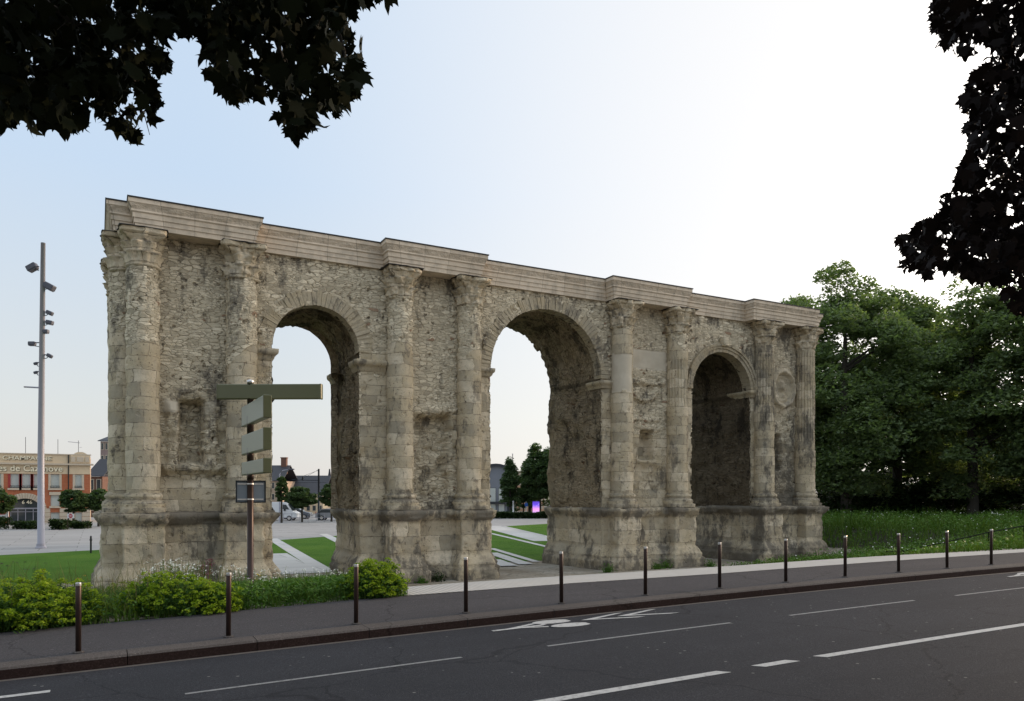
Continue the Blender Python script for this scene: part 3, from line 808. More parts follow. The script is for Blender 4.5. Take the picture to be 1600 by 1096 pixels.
# columns
def column(cx, cy, seed, upper, flute=(99, 99), patch=None, R=.515, fresh=False, name='column'):
    n = 72 if flute[0] > 90 else 176; z0, z1 = 3.42, 10.92; st = .085
    nzc = int((z1-z0)/st); rows = []; uvs = []; aa = []; dd = []; pp = []
    for j in range(nzc+1):
        z = z0+(z1-z0)*j/nzc
        r = []; u = []; a_ = []; d_ = []; p_ = []
        drum = int((z+seed*.13)/.86); dj = .022*nz(drum*3.7, seed, .5)
        rb = R*(1.0-.05*(z-z0)/(z1-z0))+dj
        for i in range(n+1):
            th = PI/2+2*PI*i/n; c, s = math.cos(th), math.sin(th)
            x, y = cx+c*rb, cy+s*rb
            up = sst(-.25, .25, z-upper+.8*nz(x, y, z, .8))
            w = .03*fr(x+seed, y, z, 1.4)-.05*max(0, nz(x+seed*2, y, z, 1.9)-.35)+up*(.045*fr(x, y+seed, z, 2.6)-.02)
            fl = sst(flute[0]-.1, flute[0]+.1, z)*(1-sst(flute[1]-.1, flute[1]+.1, z))*(1-.35*max(0, nz(x, y, z, 1.2)))
            if fl > 0: w -= .055*fl*(max(0, math.cos(th*20))**.6)
            pl = 0
            if patch and patch[0] < z+.2*nz(x, y, z, 2) < patch[1] and c < .55+.3*nz(x, y, z, 1.5): pl = 1
            r.append((cx+c*(rb+w), cy+s*(rb+w), z)); u.append((th*R, z))
            a_.append(1-up*.95 if fl < .5 else 1.0); d_.append(.10+.22*sst(.0, .6, nz(x+seed*3, y, z*.35, .7))+.25*sst(.3, 0, z-3.4)+.16*sst(22, 30, cx)+(.10 if fl > .3 else 0)); p_.append(float(pl))  # columns at the right end carry stains plus painted tree shade
        rows.append(r); uvs.append(u); aa.append(a_); dd.append(d_); pp.append(p_)
    col = MB().grid(rows, uvs, ash=aa, dirt=dd, plas=pp, flip=False).build(name, M_col, gate, True)
    # base: plinth block, two tori and a hollow
    bp = [(.74, 2.78), (.75, 2.92), (.70, 2.96), (.73, 3.03), (.71, 3.12), (.62, 3.17), (.585, 3.22), (.63, 3.28), (.64, 3.34), (.59, 3.40), (.53, 3.43), (.50, 3.47)]
    rows = []; uvs = []
    for (r0, z) in bp:
        rows.append([]); uvs.append([])
        for i in range(49):
            th = PI/2+2*PI*i/48; c, s = math.cos(th), math.sin(th); w = .05*fr(cx+c*r0+seed, cy+s, z, 1.8)-.02
            q = 1.0
            if z < 2.95: q = min(1.22, 1/max(abs(c), abs(s)))*.93
            rows[-1].append((cx+c*(r0*q+w), cy+s*(r0*q+w), z)); uvs[-1].append((th*r0, z))
    MB().grid(rows, uvs, ash=[[.7]*49]*len(bp), dirt=[[.62 if j_ in (0, 1, 4, 5, 6, 9) else .40]*49 for j_ in range(len(bp))]).build('column_base', M_col, col, True)
    # capital: bell with two worn leaf tiers, volutes and a hollow-sided abacus
    nt = 34; rows = []; uvs = []; m_ = 96
    ruin = .055 if not fresh else .018
    for j in range(nt+1):
        t = j/nt; z = 10.86+1.20*t; r = []; u = []
        for i in range(m_+1):
            th = PI/2+2*PI*i/m_; c, s = math.cos(th), math.sin(th)
            rad = R*.97+.10*t**1.6
            if t < .09: rad += .055*math.sin(t/.09*PI)
            for (ta, tb, ph) in ((.10, .40, 0), (.36, .68, PI/8)):
                if ta <= t <= tb:
                    f = (t-ta)/(tb-ta); lobe = .5+.5*math.cos(8*(th+ph))
                    rad += (.05+.17*f**2.2)*(lobe**.7)*(1-sst(.95, 1.0, f))
            if t > .62:
                f = sst(.62, .86, t); star = abs(math.cos(2*th))      # 0 at the diagonals
                corner = (1-star)**2.2
                rad += f*(.30*corner+.06)
                mid = max(0, math.cos(4*th))**6; rad += .08*f*mid
                if t > .86: rad = R*.97+.20+.27*(1-star)**1.1+.05*mid
            w = ruin*2.2*fr(cx+c+seed, cy+s, z, 1.7)+ruin*1.4*fr(cx+c, cy+s+seed, z, 5.)-ruin*.6
            r.append((cx+c*(rad+w), cy+s*(rad+w), z)); u.append((th*R, z))
        rows.append(r); uvs.append(u)
    MB().grid(rows, uvs, ash=[[1.0 if t < 20 else 1.0]*(m_+1) for t in range(nt+1)], dirt=[[.14+.42*(t in (12, 13, 14, 22, 23, 24))*(.4+.6*abs(math.sin(i*.26+t)))+.2*max(0, fr(i*.1, t*.2, seed)) for i in range(m_+1)] for t in range(nt+1)]).build('capital', M_col, col, True)  # undercut shade of the leaf tiers painted in over random dirt
    fl = MB(); ring = []
    for i in range(64):
        th = 2*PI*i/64; star = abs(math.cos(2*th)); mid = max(0, math.cos(4*th))**6
        rad = R*.97+.235+.275*(1-star)**1.1+.05*mid
        ring.append((cx+rad*math.cos(th), cy+rad*math.sin(th), 12.055))
    fl.poly(ring, (0, 0, .022)); fl.build('flashing', M_lead, col)
    return col
FL = {5: (7.6, 9.7), 6: (6.8, 10.4), 7: (6.2, 10.8)}
UP = [8.0, 8.4, 9.0, 9.3, 10.8, 10.4, 10.9, 20]
for i, c in enumerate(CXS):
    column(c, .66, i*5+1, UP[i], FL.get(i, (99, 99)), (8.0, 9.75) if i == 4 else None, fresh=(i == 0))
column(-.02, 1.62, 50, 9.0, fresh=True)
column(-.02, 5.15, 57, 9.0)
column(32.5, 1.7, 61, 12)

# imposts
IMP = [(0, -.32), (.05, -.24), (.07, -.16), (.17, -.08), (.19, .0), (.19, .10), (.02, .12), (-.5, .13)]
def impost(path, z, seed, k=1.0):
    strip(MB(), path, [(o*k, z+q*k) for o, q in IMP], .05, .03, seed, dirt=.35, ash=.9).build('impost', M_ring, gate, True)
impost([(3.95, .85), (4.68, .85), (4.68, 2.2)], 8.52, 1)
impost([(7.91, 1.7), (7.91, .85), (8.95, .85)], 8.42, 2)
impost([(7.92, 4.95), (7.92, 4.2)][::1], 8.35, 3)
impost([(13.0, .85), (13.50, .85), (13.50, 1.8)], 8.52, 4, .8)
impost([(19.10, 1.9), (19.10, .85), (19.65, .85)], 8.42, 5, .8)
impost([(28.27, 2.4), (28.27, .87), (28.6, .87)], 8.55, 6, .8)

# entablature
EP = [(-1.3, 12.078), (-.21, 12.08), (-.205, 12.245), (-.175, 12.25), (-.17, 12.405), (-.14, 12.41), (-.135, 12.56), (-.09, 12.60), (-.10, 12.66), (-.02, 12.84), (.0, 12.85), (.0, 12.985), (-1.3, 13.0)]
EPATH = [(-.62, 6.3), (-.62, .60), (0, .60), (0, 0), (4.20, 0), (4.20, .60), (8.67, .60), (8.67, 0), (12.97, 0), (12.97, .60), (19.12, .60), (19.12, 0), (23.67, 0), (23.67, .60), (27.61, .60), (27.61, 0), (32.32, 0), (32.32, .6), (33.3, .6), (33.3, 6.3)]
def sharp_strip(path, prof, mat, name, parent, roughband=None):
    P = [Vector(p) for p in path]; n = len(P); nor = []
    for i in range(n-1):
        d = (P[i+1]-P[i]).normalized(); nor.append(Vector((d.y, -d.x)))
    mb = MB()
    def mit(i):
        if i == 0: return nor[0]
        if i == n-1: return nor[-1]
        m = nor[i-1]+nor[i]; return m/max(.3, m.dot(nor[i]))
    s = 0
    for i in range(n-1):
        L = (P[i+1]-P[i]).length
        for j in range(len(prof)-1):
            (o0, z0), (o1, z1) = prof[j], prof[j+1]
            if o0 < -1 or o1 < -1: o0, o1 = max(o0, -.95), max(o1, -.95)
            k = max(1, int(L/.12)) if roughband == j else 1
            kv = 4 if roughband == j else 1
            rows = []; uvs = []
            for b in range(kv+1):
                g = b/kv; o, z = o0+(o1-o0)*g, z0+(z1-z0)*g; r = []; u = []
                for q in range(k+1):
                    f = q/k; p = P[i].lerp(P[i+1], f)+mit(i).lerp(mit(i+1), f)*o
                    w = .028*fr(p.x, p.y, z, 3.5)*math.sin(g*PI) if roughband == j else 0
                    p = p+nor[i]*w
                    r.append((p.x, p.y, z)); u.append((s+L*f, z))
                rows.append(r); uvs.append(u)
            mb.grid(rows, uvs, ash=1.0 if roughband == j else 0.0)
        s += L
    return mb.build(name, mat, parent)
ent = sharp_strip(EPATH, EP, M_new, 'entablature', gate, 8)
sharp_strip(EPATH, [(-.4, 12.99), (.012, 12.985), (.03, 12.99), (.03, 13.03), (-.95, 13.06)], M_lead, 'flashing', ent)
mb = MB(); mb.box(-.3, 32.9, .9, 5.6, 12.3, 13.02); mb.build('roof_slab', M_lead, ent)
mb = MB(); mb.box(.4, 32.5, 1.25, 4.6, 11.75, 12.2); mb.build('wall_core', M_vault, gate)

# ------------------------------------------------------------------ bollards
def make_bollard():
    root = empty('bollard')
    b = MB(); b.lathe([(.038, -.05), (.038, .955), (.036, .96)], n=20); b.build('post', M_steel, root, True)
    b = MB(); b.lathe([(.0385, .958), (.0395, .962), (.0395, .992), (.036, 1.0)], n=20); b.build('cap', M_cap, root)
    b = MB(); b.lathe([(.075, 0), (.075, .014), (.06, .02), (.04, .022)], n=20); b.build('base_plate', M_kerb, root)
    return root
bl = make_bollard()
BLAB = ['brown steel bollard in front of the leftmost spurge bushes', 'brown steel bollard directly left of the signpost', 'brown steel bollard in front of the last yellow-green bush',
        'brown steel bollard in front of the pier between left and middle arches', 'brown steel bollard in front of the middle arch, left of the bicycle mark',
        'brown steel bollard in front of the pier left of the small arch', 'brown steel bollard in front of the small right arch', 'brown steel bollard in front of the gate\'s right-end column pair',
        'brown steel bollard first to the right of the gate, against the meadow', 'brown steel bollard second to the right of the gate, against the meadow',
        'brown steel bollard third to the right of the gate, against the meadow', 'brown steel bollard farthest along the row at the right']
for i in range(12):
    o = bl if i == 0 else copy_tree(bl)
    x = -1.11+2.032*i
    o.location = (x, -15.05, zs(x)); o.rotation_euler = (random.uniform(-.006, .006), random.uniform(-.008, .008), random.uniform(0, 6))
    tag(o, BLAB[i], 'bollard', 'bollards along the kerb')

# ------------------------------------------------------------------ signpost seen from behind
SPX, SPY = 1.94, -10.94
SPZ = tz(SPX, SPY)
sp = tag(empty('signpost', (SPX, SPY, SPZ)), 'brown direction signpost with olive blank sign backs standing in the flowers', 'signpost')
M_olive = simple('olive_sign_back', (.105, .105, .042), .32, .0, .06, 2, .5)
M_grey_s = simple('grey_green_sign', (.215, .23, .165), .4, .0, .06, 2, .5)
M_dark = simple('dark_metal', (.022, .026, .030), .4, .3)
M_galv = simple('galvanised_panel', (.26, .29, .32), .45, .5, .12, 4)
d = 16.04
vx, vy = (SPX-CX)/math.hypot(SPX-CX, SPY-CY), (SPY-CY)/math.hypot(SPX-CX, SPY-CY)
zpx = lambda y: CZ+(HY-y)/F*d-SPZ
b = MB(); b.tube([(0, 0, -.2), (0, 0, zpx(598))], .064, 18); b.build('pole', M_steel, sp, True)
b = MB(); b.lathe([(.07, zpx(600)), (.07, zpx(595)), (.05, zpx(594))], n=18); b.build('pole_cap', M_cap, sp, True)
def plate(z0, z1, a0, a1, th, ang, mat, matend, name, rad=.045, off=0):
    """long hollow sign: side faces, rounded ends"""
    M = Matrix.Rotation(ang, 4, 'Z') @ Matrix.Translation((0, off, 0))
    b = MB(); b.box(a0, a1, -th/2, th/2, z0, z1, M, bev=.022)
    o = b.build(name, mat, sp, False)
    e = MB(); e.box(a1-.03, a1+.012, -th/2-.003, th/2+.003, z0-.003, z1+.003, M, bev=.012)
    e.build('end_cap', matend, o)
    e = MB(); e.box(a0-.012, a0+.03, -th/2-.003, th/2+.003, z0-.003, z1+.003, M, bev=.012); e.build('end_cap', matend, o)
    return o
aimr = math.atan2(RY, RX)
plate(zpx(624.5), zpx(601), -.68, 1.50, .13, aimr-.03, M_olive, M_olive, 'long_sign')
# three arms pointing back towards the viewer
for (ya, yb) in ((617, 652.5), (668, 702.5), (716, 739)):
    ymid = (ya+yb)/2; dd = 14.5
    zt = CZ+(HY-ya)/F*dd-SPZ; zb = CZ+(HY-yb)/F*dd-SPZ
    # direction from far-left end to near-right end
    pf = Vector(((377.5-800)/F*16.6, 16.6)); pn = Vector(((411.5-800)/F*14.5, 14.5))
    u = pn-pf; wx, wy = u.x*RX+u.y*FX, u.x*RY+u.y*FY
    ang = math.atan2(wy, wx); L = u.length
    c = Vector(((391-800)/F*16.04, 16.04)); fwd_l = (pn-c).dot(u.normalized())
    offn = (pn-c).x*(-u.normalized().y)+(pn-c).y*u.normalized().x
    M = None
    plate(zb, zt, fwd_l-L, fwd_l, .15, ang, M_grey_s, M_olive, 'arm_sign', off=offn+.072)
for (ya, yb) in ((650, 676), (700, 720), (737, 750)):
    b = MB(); b.lathe([(.07, zpx(yb)), (.07, zpx(ya))], n=18); b.build('bracket', M_steel, sp, True)
# square sign back: folded tray with frame and clamps
b = MB()
z0, z1 = zpx(785), zpx(752)
Ma = Matrix.Rotation(aimr+.42, 4, 'Z')
b.box(-.27, .30, .075, .085, z0, z1, Ma)
o = b.build('traffic_sign_back', M_galv, sp)
b = MB()
for (xa, xb, ya_, yb_) in ((-.28, .31, z1-.015, z1+.012), (-.28, .31, z0-.012, z0+.015)): b.box(xa, xb, .035, .088, ya_, yb_, Ma)
for (xa, xb) in ((-.285, -.262), (.292, .315)): b.box(xa, xb, .035, .088, z0-.012, z1+.012, Ma)
b.build('sign_frame', M_dark, o)
for zz in (z1-.07, z0+.05):
    b = MB(); b.lathe([(.074, zz), (.074, zz+.025)], n=18); b.box(-.25, .27, .05, .075, zz, zz+.02, Ma); b.build('clamp', M_cap, o)

# ------------------------------------------------------------------ floodlight mast on the square
lx, ly, lz = atT(64, 857, 48)
mast = tag(empty('light_mast', (lx, ly, 0)), 'tall pale grey floodlight mast standing on the paved square left of the gate', 'light mast')
M_mast = simple('mast_grey', (.33, .32, .36), .45, .1, .05, .5)
M_flood = simple('floodlight_grey', (.10, .10, .12), .5, .3)
mz = lambda y: CZ+(HY-y)/F*48
b = MB(); b.tube([(0, 0, 0), (0, 0, 6), (.12, -.07, mz(380))], [.20, .185, .13], 24); b.build('pole', M_mast, mast, True)
b = MB(); b.lathe([(.32, 0), (.32, .06), (.26, .12), (.24, .3)], n=24); b.build('base_plate', M_mast, mast)
def flood(y, side, size, tilt, nm='floodlight'):
    z = mz(y); s = side
    b = MB()
    M = Matrix.Translation((RX*s*.55, RY*s*.55, z)) @ Matrix.Rotation(aimr, 4, 'Z') @ Matrix.Rotation(tilt*s, 4, 'Y')
    b.box(-size/2, size/2, -size*.35, size*.35, -size*.28, size*.28, M, bev=.05)
    b.box(-size*.42, size*.42, -size*.28, size*.28, -size*.36, -size*.26, M)
    o = b.build(nm, M_flood, mast)
    b = MB(); b.tube([(RX*s*.12, RY*s*.12, z+.05), (RX*s*.4, RY*s*.4, z+.05), (RX*s*.55, RY*s*.55, z)], .035, 8)
    b.tube([(RX*s*.12, RY*s*.12, z-.2), (RX*s*.36, RY*s*.36, z-.16), (RX*s*.5, RY*s*.5, z)], .025, 8); b.build('arm', M_flood, o)
for y, s_, z_, t_ in ((418, -1, .62, .5), (448, 1, .62, .5), (489, 1, .40, .4), (504, 1, .42, .2), (518, .02, .4, 0), (537, -1, .42, 0), (556, 1, .34, .5), (568, -.6, .25, .4), (582, -.6, .25, .4)):
    flood(y, s_ if abs(s_) > .5 else .5, z_, t_)
b = MB(); z = mz(606); b.tube([(-.15*RX, -.15*RY, z), (-1.05*RX, -1.05*RY, z+.05)], .05, 8); b.build('bracket_arm', M_mast, mast, True)

# ------------------------------------------------------------------ vegetation builders
def tree(name, label, group, x, y, z0, h, r, trunk_r, seed, nclump, per, size, mat, low=.12, trunk_h=None, squash=1.0, lean=0, shape=1.0, cat='tree'):
    rg = np.random.default_rng(seed); rr = random.Random(seed)
    root = tag(empty(name, (x, y, z0)), label, cat, group)
    b = MB(); th = trunk_h or h*.55
    b.tube([(0, 0, -.3), (.02*h*lean, 0, th*.4), (.04*h*lean, .01*h, th), (.05*h*lean, 0, h*.86)], [trunk_r*1.25, trunk_r, trunk_r*.7, trunk_r*.15], 10)
    for k in range(7):
        a = rr.uniform(0, 6.28); z = h*rr.uniform(low+.06, .72); L = r*rr.uniform(.45, .8)
        b.tube([(.03*h*lean, 0, z), (math.cos(a)*L*.5, math.sin(a)*L*.5, z+L*.35), (math.cos(a)*L, math.sin(a)*L, z+L*.5)], [trunk_r*.4, trunk_r*.25, trunk_r*.08], 6)
    b.build('trunk', M_trunk, root, True)
    cz, hz_ = h*(low+1)/2, h*(1-low)/2
    u = rg.normal(size=(nclump, 3)); u /= np.linalg.norm(u, axis=1)[:, None]
    rad = rg.uniform(.45, 1.0, nclump)**.6
    C = u*rad[:, None]
    wob = np.array([1+.22*noise.noise(Vector((a*1.7+seed, b_*1.7, c*1.7))) for a, b_, c in u])
    C *= wob[:, None]
    taper = 1-(1-shape)*np.clip((C[:, 2]+1)/2, 0, 1)
    C[:, 0] *= r*taper; C[:, 1] *= r*squash*taper; C[:, 2] = C[:, 2]*hz_+cz
    cr = r*rg.uniform(.12, .27, nclump)
    P = []
    for c, q in zip(C, cr):
        k = rg.normal(size=(per, 3)); k /= np.linalg.norm(k, axis=1)[:, None]
        k *= (rg.uniform(.2, 1, per)**.5)[:, None]*q*1.5
        k[:, 2] *= .5; k[:, 2] -= .25*(k[:, 0]**2+k[:, 1]**2)/max(q, .1)
        P.append(c+k)
    V, Q = leaf_quads(np.concatenate(P), size, 1.0, .62, rg)
    np_mesh('crown', V, Q, mat, root)
    return root

# the wood to the right of the gate
TR = [('tree filling the gap just behind the right end of the gate', 1232, 462, 62, 4.4, 3), ('rounded chestnut tree with the highest crown right of the gate', 1322, 424, 57, 5.0, 4),
      ('chestnut tree whose crown joins the highest one on its right', 1402, 436, 62, 4.2, 5), ('slender lower tree filling the dip between the two groups of crowns', 1462, 476, 63, 3.6, 9), ('chestnut tree with sky showing through its thin leaves', 1520, 436, 55, 4.6, 6),
      ('chestnut tree at the right edge of the picture under the dark maple', 1622, 415, 54, 4.9, 7), ('tree beyond the right frame edge shading the meadow', 1760, 400, 50, 6.0, 8)]
for (lab, px, py, t, r, sd) in TR:
    x, y, zt = atT(px, py, t)
    tree('chestnut_tree', 'leafy green '+lab, 'trees right of the gate', x, y, 1.2, zt-1.2, r, .34, sd, 150 if sd != 6 else 105, 270, .30, M_tree, .10)
for k, (px, py, t, r) in enumerate(((1300, 540, 84, 6), (1395, 560, 88, 5.5), (1470, 640, 86, 5), (1560, 660, 88, 5))):
    x, y, zt = atT(px, py, t)
    tree('background_tree', ['dark tree deep in the wood behind the highest chestnut', 'dark tree deep in the wood behind the joined crowns', 'dark tree deep in the wood behind the gap in the crowns', 'dark tree deep in the wood behind the thin-leaved chestnut'][k],
         'trees deep in the wood', x, y, 1.2, zt-1.2, r, .35, 20+k, 100, 110, .45, M_shrub, .02)
for k, (px, t, h) in enumerate(((1300, 60, 3.6), (1345, 66, 3.2), (1395, 62, 3.8), (1440, 66, 3.4), (1490, 58, 3.6), (1540, 62, 3.9), (1590, 57, 3.6), (1650, 54, 3.6))):
    x, y, _ = atT(px, 780, t)
    tree('shrub', ['first', 'second', 'third', 'fourth', 'fifth', 'sixth', 'seventh', 'eighth'][k]+' dark shrub from the gate in the undergrowth below the chestnut trees', 'undergrowth shrubs', x, y, 1.2, h, 3.2, .06, 40+k, 50, 90, .32, M_shrub, -.1, cat='shrub')

# ------------------------------------------------------------------ overhanging maple branches in the foreground
def inpoly(px, py, poly):
    c = False; n = len(poly); j = n-1
    for i in range(n):
        xi, yi = poly[i]; xj, yj = poly[j]
        if (yi > py) != (yj > py) and px < (xj-xi)*(py-yi)/(yj-yi)+xi: c = not c
        j = i
    return c
LOBE = [(0, -.02), (.10, .04), (.34, -.02), (.26, .10), (.50, .20), (.36, .27), (.40, .36), (.54, .56), (.34, .50), (.22, .52), (.16, .62), (.14, .74), (0, 1.0)]
LOBE = LOBE+[(-x, y) for x, y in LOBE[-2:0:-1]]
def maple_leaves(C, size, rng, hang=.75):
    n = len(C); L = np.array(LOBE)-np.array((0, .3)); k = len(L)
    # leaf tip direction: mostly hanging; blade tilted every way
    T = rng.normal(size=(n, 3))*.55; T[:, 2] -= hang; T /= np.linalg.norm(T, axis=1)[:, None]
    A = rng.normal(size=(n, 3)); A -= T*(A*T).sum(1)[:, None]; A /= np.linalg.norm(A, axis=1)[:, None]
    N = np.cross(T, A)
    s = size*rng.uniform(.7, 1.25, n)
    V = C[:, None, :]+(A[:, None, :]*L[None, :, 0, None]+T[:, None, :]*L[None, :, 1, None])*s[:, None, None]
    V += N[:, None, :]*(-.35*np.abs(L[None, :, 0, None])**1.3*rng.uniform(.2, 1.2, n)[:, None, None]+.12*np.sin(L[None, :, 1, None]*5))*s[:, None, None]
    return V.reshape(-1, 3), np.arange(n*k).reshape(n, k)
PL = [(-90, -90), (330, -90), (620, -90), (596, -6), (560, -10), (548, 10), (535, 25), (528, 45), (545, 70), (552, 95), (548, 120), (535, 150), (515, 168), (490, 160), (478, 190), (458, 196), (443, 170), (410, 148),
      (370, 140), (340, 118), (335, 70), (318, 20), (292, 40), (268, 25), (238, 45), (228, 62), (252, 90), (250, 110), (228, 115), (222, 140), (245, 155), (225, 172), (214, 205), (190, 190), (170, 175), (150, 150), (118, 140), (140, 175), (110, 185), (70, 178), (30, 182), (-10, 175), (-90, 180)]
PR = [(1700, -90), (1478, -90), (1482, 10), (1476, 65), (1505, 62), (1540, 45), (1572, 50), (1570, 95), (1545, 120), (1522, 170), (1532, 195), (1535, 250), (1515, 285), (1492, 315), (1520, 330), (1500, 345), (1455, 370), (1420, 385),
      (1420, 405), (1450, 408), (1490, 400), (1525, 415), (1570, 425), (1600, 470), (1700, 480)]
def grow(poly, d):
    n = len(poly); out = []
    if sum(poly[i-1][0]*poly[i][1]-poly[i][0]*poly[i-1][1] for i in range(n)) < 0: d = -d
    for i, p in enumerate(poly):
        a, b = Vector(poly[i-1]), Vector(poly[(i+1) % n]); t = (b-a).normalized(); out.append((p[0]+t.y*d, p[1]-t.x*d))
    return out
def branch_tree(label, base, poly, trange, nleaf, size, seed, mat, limbs, extra, gr=18):
    rg = np.random.default_rng(seed); rr = random.Random(seed); poly = grow(poly, gr)
    root = tag(empty('maple_tree', (base[0], base[1], tz(base[0], base[1]))), label, 'tree', 'maples overhanging the street')
    o = Vector((base[0], base[1], tz(base[0], base[1])))
    C = []
    xs = [p[0] for p in poly]; ys = [p[1] for p in poly]
    # leaves grow in sprays
    while len(C) < nleaf:
        px, py = rr.uniform(min(xs), max(xs)), rr.uniform(min(ys), max(ys))
        if not inpoly(px, py, poly): continue
        t = rr.uniform(*trange)
        for q in range(rr.randint(2, 6)):
            ax, ay = px+rr.gauss(0, 13), py+rr.gauss(0, 11)
            if not inpoly(ax, ay, poly): continue
            C.append(atT(ax, ay, t+rr.gauss(0, .25)))
    C = np.array(C)
    V, Q = maple_leaves(C, size, rg)
    # unseen crown above and behind the viewer, extended to block sky light
    ctr, rad, n2, keep = extra
    u = rg.normal(size=(n2*3, 3)); u /= np.linalg.norm(u, axis=1)[:, None]
    E_ = np.array(ctr)+u*np.array(rad)*(rg.uniform(.15, 1, n2*3)**.5)[:, None]
    ok = []
    for e in E_:
        X, Y, t = project(e)
        if t < .3 or Y < -60 or X < -70 or X > 1670: 
            if math.dist(e, (CX, CY, CZ)) > 1.6 and e[2] > 4.4: ok.append(e)
    E_ = np.array(ok[:n2])
    V2, Q2 = maple_leaves(E_, size*3.1, rg, .3)
    V = np.concatenate([V, V2])-np.array(o); Q = np.concatenate([Q, Q2+Q.max()+1])
    np_mesh('crown', V, Q, mat, root)
    b = MB(); c3 = Vector(ctr)-o
    b.tube([(0, 0, -.4), (.05, .03, 1.5), (c3.x*.25, c3.y*.25, 3.2), (c3.x*.6, c3.y*.6, c3.z*.8), (c3.x, c3.y, c3.z+rad[2]*.6)], [.34, .27, .2, .13, .04], 12)
    b.build('trunk', M_trunk, root, True)
    for limb in limbs:
        pts = [Vector((c3.x*.3, c3.y*.3, 3.4))]+[Vector(atT(*p))-o for p in limb]
        w = [.07]+[.028-.022*i/(len(limb)) for i in range(len(limb))]
        b = MB(); b.tube(pts, w, 7)
        for i in range(2, len(pts)):
            for q in range(9):
                s = pts[i-1].lerp(pts[i], rr.random()); e = s+Vector((rr.gauss(0, .09), rr.gauss(0, .09), rr.gauss(-.05, .08)))
                b.tube([s, s.lerp(e, .5)+Vector((0, 0, .03)), e], [.006, .004, .002], 5)
        b.build('limb', M_trunk, root, True)
    return root
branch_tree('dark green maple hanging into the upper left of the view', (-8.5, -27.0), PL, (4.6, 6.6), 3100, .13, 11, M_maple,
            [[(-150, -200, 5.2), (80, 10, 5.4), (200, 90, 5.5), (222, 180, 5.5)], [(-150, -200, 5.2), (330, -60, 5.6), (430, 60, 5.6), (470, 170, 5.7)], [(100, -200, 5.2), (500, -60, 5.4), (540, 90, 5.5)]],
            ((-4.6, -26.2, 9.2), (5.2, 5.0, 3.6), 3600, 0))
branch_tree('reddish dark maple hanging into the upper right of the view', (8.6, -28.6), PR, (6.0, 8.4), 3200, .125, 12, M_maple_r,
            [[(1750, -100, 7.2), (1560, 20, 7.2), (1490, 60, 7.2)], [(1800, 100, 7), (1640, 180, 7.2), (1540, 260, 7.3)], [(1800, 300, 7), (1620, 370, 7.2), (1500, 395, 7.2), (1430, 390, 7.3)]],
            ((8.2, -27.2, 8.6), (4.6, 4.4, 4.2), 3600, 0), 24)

# ------------------------------------------------------------------ meadow planting
def blades(name, pts, hgt, wid, mat, rng, lean=.35):
    """two-segment grass blades"""
    n = len(pts); a = rng.uniform(0, 2*PI, n); D = np.stack([np.cos(a), np.sin(a), np.zeros(n)], 1)
    S = np.stack([-np.sin(a), np.cos(a), np.zeros(n)], 1)
    h = (hgt*rng.uniform(.45, 1.25, n)).reshape(-1, 1); w = (wid*rng.uniform(.6, 1.4, n))[:, None]; l = (rng.uniform(.1, 1, n)*lean)[:, None]*h
    up = np.array([0, 0, 1.0])
    V = np.stack([pts-S*w, pts+S*w, pts+D*l*.35+up*h*.6+S*w*.8, pts+D*l*.35+up*h*.6-S*w*.8, pts+D*l+up*h+S*w*.1, pts+D*l+up*h-S*w*.1], 1).reshape(-1, 3)
    k = np.arange(n)*6
    Q = np.concatenate([np.stack([k, k+1, k+2, k+3], 1), np.stack([k+3, k+2, k+4, k+5], 1)])
    return V, Q
def scatter(n, x0, x1, y0, y1, ok, rng):
    out = []
    while len(out) < n:
        x, y = rng.uniform(x0, x1), rng.uniform(y0, y1)
        if ok(x, y): out.append((x, y, tz(x, y)-.02))
    return np.array(out)
rg = np.random.default_rng(99)
M_dry = foliage('dry_grass', [(.10, .11, .03), (.18, .16, .06), (.24, .18, .09)], .3, .8, .8)
bed_r = lambda x: far_edge(x)+.03+.20*nz(x, 2, 0, 1.3)-.04
def in_bed(x, y):
    e = 4.9-.5*sst(-12.2, -9.5, y)*0
    return bed_r(x) < y < -1.0 and (x < e-.35*(y+12.2)*.3) and not (-1.5 < x < 5.6 and y > -1.1)
mb = MB()
xs_ = [-40+1*i for i in range(46)]
mb.grid([[(x, far_edge(x)+.02+(-1.2-far_edge(x))*j/8, tz(x, far_edge(x)+(-1.2-far_edge(x))*j/8)+.012) for x in [min(q, 4.3) for q in xs_]] for j in range(9)])
tag(mb.build('flower_bed', M_soil), 'dark soil of the flower bed between pavement and gate', 'flower bed', kind='structure')
dens = lambda x, y: in_bed(x, y) and (nz(x, y, 3, .35) > -.55)
P1 = scatter(15000, -9, 5.2, -12.6, -1.2, dens, rg)
P1b = scatter(5000, -9, 5.2, -12.6, -9.5, dens, rg)
V, Q = blades('', P1, .52, .008, None, rg, .9); V2, Q2 = blades('', P1b, .30, .007, None, rg, 1.0)
tag(np_mesh('meadow_grass', np.concatenate([V, V2]), np.concatenate([Q, Q2+len(V)]), M_grass), 'tall meadow grass growing through the flower bed', 'grass', kind='stuff')
P3 = scatter(9000, -9, 5.1, -12.4, -3, dens, rg); P3[:, 2] += rg.uniform(.1, .62, len(P3))*np.array([max(0, .65+.6*noise.noise(Vector((p[0]*.8, p[1]*.8, 4)))) for p in P3])
V, Q = leaf_quads(P3, .085, .6, .4, rg)
tag(np_mesh('feathery_weeds', V, Q, M_euphleaf), 'loose feathery weeds filling the gaps between the bushes', 'weeds', kind='stuff')
P4 = scatter(1300, -9, 1.5, -12.2, -5, dens, rg); V, Q = blades('', P4, 1.0, .006, None, rg, .6)
tag(np_mesh('dry_grass', V, Q, M_dry), 'sparse tall dry grass stalks standing above the flower bed', 'grass', kind='stuff')
